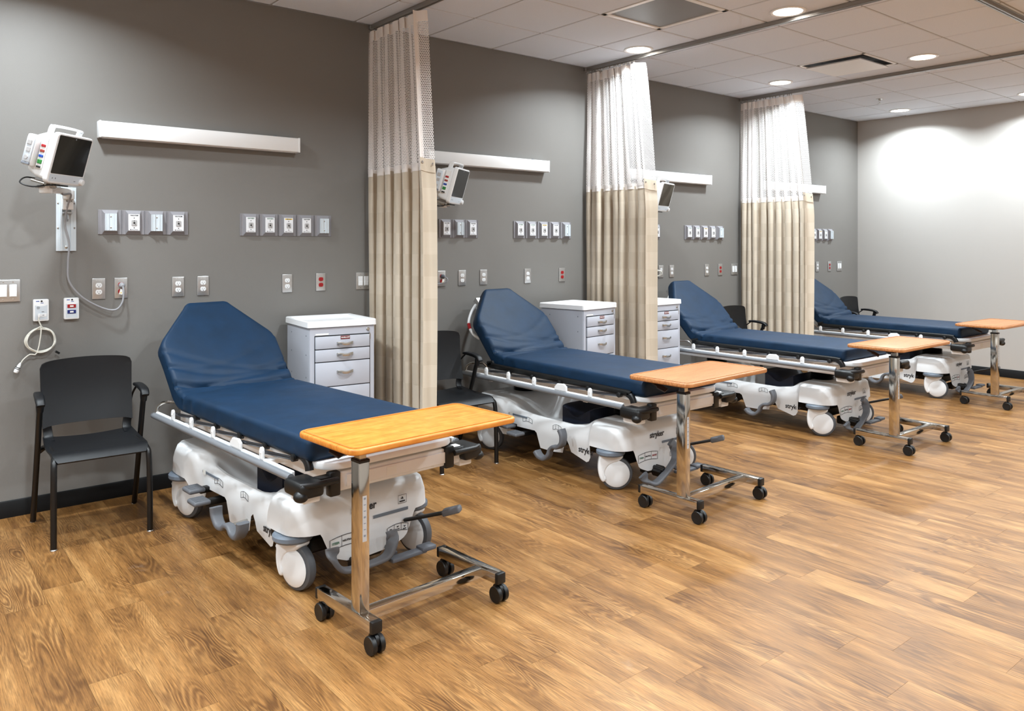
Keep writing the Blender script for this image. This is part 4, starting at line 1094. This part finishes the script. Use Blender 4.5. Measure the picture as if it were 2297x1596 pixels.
# ------------------------------------------------------------------ drawer carts
def cart():
    t = thing('supply_cart', 'x', 'cart', (0, 0, 0), 0, 'grey drawer carts along the wall')
    W, D, Z0, Z1 = .435, .44, .125, .972
    b = B(); b.box((0, 0, (Z0 + Z1) / 2), (W, D, Z1 - Z0), .008, 2); b.obj('body', 'cart_grey', t)
    b = B(); b.box((0, -D / 2 - .002, (Z0 + Z1) / 2), (W - .01, .006, Z1 - Z0 - .006), .002, 1); b.obj('front_frame', 'cart_face', t)
    b = B()
    for sx in (-1, 1):
        for y in (-.17, .12):
            for z in (.92, .80, .66): b.cyl((sx * (W / 2 - .002), y, z), (sx * (W / 2 + .0015), y, z), .005, n=8)
    s_ = b.obj('side_rivets', 'ink_grey', t); s_['kind'] = 'stuff'
    b = B(); ow, od = W + .022, D + .028
    lo = [(x, y - .002) for x, y in rrect(ow, od, .018, 4)]; li = [(x, y - .002) for x, y in rrect(ow - .05, od - .05, .02, 4)]
    lm = [(x, y - .002) for x, y in rrect(ow - .012, od - .012, .016, 4)]
    b.loft([[(x, y, .972) for x, y in lm], [(x, y, .974) for x, y in lo], [(x * .995, y * .995, 1.008) for x, y in lo], [(x, y, 1.012) for x, y in lm], [(x, y, 1.008) for x, y in li], [(x * .97, y * .97, .992) for x, y in li]]); b.obj('tray_top', 'cart_top', t)
    DW = W - .075; yf = -D / 2 - .005
    zs = [.918, .836, .756, .600, .445, .29, .150]
    hx = smooth([(-.052, 0, 0), (-.046, -.012, .002), (-.028, -.020, .001), (-.014, -.022, -.003), (0, -.022, -.004), (.014, -.022, -.003), (.028, -.020, .001), (.046, -.012, .002), (.052, 0, 0)], 4)
    b = B(); b.sweep(hx, [(x, y) for x, y in rrect(.006, .018, .002, 2)], up=(0, 0, 1)); hm = b.mesh('handle', 'nickel')
    b = B(); b.box((0, yf + .0005, (zs[0] + zs[-1]) / 2), (DW + .008, .003, zs[0] - zs[-1] + .008)); b.obj('drawer_gap', 'dark', t)
    for i, (a, c) in enumerate(zip(zs, zs[1:])):
        b = B(); b.box((-.002, yf - .006, (a + c) / 2), (DW - .004, .014, a - c - .006), .002, 2); d = b.obj('drawer', 'cart_face', t)
        hz = (a + c) / 2 + (.004 if i < 2 else .012)
        put('handle', hm, d, None, (-.002 + .012, yf - .013, hz - (.012 if i == 0 else 0)))
    b = B(); b.box((.012, yf - .0135, .904), (.062, .002, .022), .001, 1); lb = b.obj('brand_plate', 'label_red', t)
    text('HARLOFF', .0135, 'paper', lb, (.012, yf - .0148, .904), bold=.0003, shear=.2)
    b = B(); b.box((-.135, yf - .001, .930), (.085, .002, .010)); lb = b.obj('name_strip', 'paper', t)
    b = B(); b.lathe([(.012, 0), (.012, .004), (.009, .007), (.003, .008)], (.170, yf + .001, .948), (0, -1, 0), n=16); lk = b.obj('lock', 'nickel', t)
    b = B(); b.tube([(.17, yf - .006, .945), (.178, yf - .010, .925), (.180, yf - .010, .905)], .0018, 6); b.box((.180, yf - .010, .912), (.010, .002, .016), .001, 1); b.box((.181, yf - .010, .893), (.004, .002, .022)); b.obj('key', 'nickel', lk)
    for sx in (-1, 1):
        for sy in (-1, 1):
            b = B(); b.cyl((sx * .17, sy * .17, .125), (sx * .17, sy * .17, .09), .012, n=10); b.box((sx * .17, sy * .17 - .01, .085), (.034, .05, .02), .004, 1); c = b.obj('caster', 'grey_plastic', t)
            b = B(); b.lathe([(.012, -.012), (.046, -.013), (.05, -.008), (.05, .008), (.046, .013), (.012, .012)], (sx * .17, sy * .17 - .015, .050), (1, 0, 0), n=22); b.obj('wheel', 'steel_blue', c)
    return t
ct = cart()
CT = [((.103, -.305), R(-6), 'grey six-drawer cart with white tray top behind the nearest stretcher'), ((2.296, -.363), R(8), 'grey drawer cart partly behind the middle curtain, left of it'), ((3.05, -.42), R(1), 'grey drawer cart standing just right of the middle curtain')]
cts = [ct] + [dup(ct, (0, 0, 0)) for _ in range(2)]
for o, (c, a, lb) in zip(cts, CT): o.location = (c[0], c[1], 0); o.rotation_euler = (0, 0, a); o['label'] = lb

# ------------------------------------------------------------------ curtains
def curtain(x0, nf, seed, label, Lt=.68, Lb=.80, zj=2.0, flap=.15, zbot=.33, flapang=20., amp0=.030, amp1=.020, xs=0.):
    rr = random.Random(seed)
    t = thing('privacy_curtain', label, 'curtain', (x0, 0, 0), 0, 'beige privacy curtains with white netting tops')
    ztop = ZC - .062
    ph = [rr.uniform(.65, 1.25) for _ in range(nf + 2)]; wf = [rr.uniform(.6, 1.5) for _ in range(nf + 2)]
    tot = sum(wf[:nf]); cum = [0]
    for k in range(nf): cum.append(cum[-1] + wf[k] / tot)
    def path(u, z):
        """u 0..1 over the pleated run then the leading flap"""
        k = (ztop - z) / (ztop - zbot)
        L = Lt + (Lb - Lt) * min(1., k * 2.2) ** .8
        amp = amp0 * .45 + (amp0 * .55 + amp1) * sstep(.05, .5, k)
        US = .86
        if u <= US:
            q = u / US; i = 0
            while i < nf - 1 and q > cum[i + 1]: i += 1
            f = (q - cum[i]) / (cum[i + 1] - cum[i])
            a = 2 * PI * f
            x = amp * ph[i] * math.sin(a) + .006 * math.sin(3 * i + z * 2.1)
            Ly = L - flap * .35
            y = -.025 - Ly * q + .42 * (Ly / nf) * math.sin(2 * a) * .5
            return Vector((x + xs, y, 0))
        q = (u - US) / (1 - US)
        Ly = L - flap * .35
        st = Vector((xs + .006 * math.sin(3 * (nf - 1) + z * 2.1), -.025 - Ly, 0))
        A = R(flapang)
        d = Vector((math.cos(A), -math.sin(A), 0)); n = Vector((-math.sin(A), -math.cos(A), 0))
        start = st + Vector((-.065, -.01, 0)) * min(1, q * 6)
        return start + d * (flap * q) + n * (.012 * math.sin(PI * 2 * q + z * .7))
    NU = nf * 20 + 20
    def arcs(z):
        P = [path(i / NU, z) for i in range(NU + 1)]; s = [0]
        for a, b_ in zip(P, P[1:]): s.append(s[-1] + (b_ - a).length)
        return s
    ref = arcs(1.2); refm = arcs(2.5)
    def sh(z0, z1, nz, mat, name, rf, lab=None, u0=0., u1=1., dx=0.):
        def fn(u, v):
            z = z0 + (z1 - z0) * v; p = path(u0 + (u1 - u0) * u, z); return (p.x + dx, p.y, z)
        def uvf(u, v): return (rf[int(round((u0 + (u1 - u0) * u) * NU))], z0 + (z1 - z0) * v)
        n = int(round(NU * (u1 - u0)))
        b = B(); b.grid(fn, n, nz, uvf); return b.obj(name, mat, t, lab, angle=80)
    sh(ztop - .07, zj, 14, 'netting_white', 'netting', refm, 'white open mesh netting')
    sh(ztop, ztop - .07, 2, 'band_white', 'heading_tape', refm, 'white heading tape')
    sh(zj + .022, zj - .028, 2, 'band_white', 'joining_tape', ref, 'white joining tape', dx=.002)
    sh(zj - .004, zbot, 26, 'curtain_beige', 'fabric', ref, 'beige woven fabric', dx=.004)
    # leading edge: raised corner of the fabric and a vertical tape on the netting
    def fl(u, v):
        z = zj + .055 - .085 * v; p = path(.87 + .13 * u, z); return (p.x, p.y - .004, z - .02 * u)
    b = B(); b.grid(fl, 20, 3, lambda u, v: (u * .15, v * .085)); b.obj('folded_corner', 'curtain_beige', t, angle=80)
    def tp(u, v):
        z = ztop - (ztop - zj) * v; p = path(.865 + .035 * u, z); return (p.x, p.y - .003, z)
    b = B(); b.grid(tp, 4, 12); b.obj('edge_tape', 'band_white', t)
    b = B()
    for k, u in enumerate((.90, .98)):
        p = path(u, zj + .01); b.lathe([(.009, 0), (.009, .002), (.004, .003), (.004, .0005)], (p.x, p.y - .006, zj + .022 - .015 * k), (0, -1, 0), n=12)
    o = b.obj('grommets', 'nickel', t); o['kind'] = 'stuff'
    # hooks
    b = B(); hp = [(0, 0, -.038), (0, 0, -.05), (.004, 0, -.060), (.002, 0, -.07), (-.003, 0, -.066), (-.002, 0, -.058)]
    b.tube(hp, .0014, 5); b.box((0, 0, -.034), (.012, .010, .010), .002, 1); hk = b.mesh('hook', 'nickel')
    nh = nf * 3
    for k in range(nh):
        p = path(.86 * (k + .25) / nh, ztop); put('hook', hk, t, None, (0, p.y, ZC - .0085))
    return t
curtain(.573, 7, 3, 'nearest beige curtain with white netting top, right of the first drawer cart', Lt=.69, Lb=.79, zj=2.0, flap=.115, flapang=28, amp0=.026, amp1=.012, xs=-.03)
curtain(2.738, 8, 11, 'middle beige curtain with white netting top, over the second and third carts', Lt=.61, Lb=.745, zj=1.985, flap=.13, flapang=25)
curtain(5.08, 9, 23, 'farthest beige curtain with white netting top behind the third stretcher', Lt=.67, Lb=.795, zj=1.965, flap=.13, flapang=25, xs=-.02)
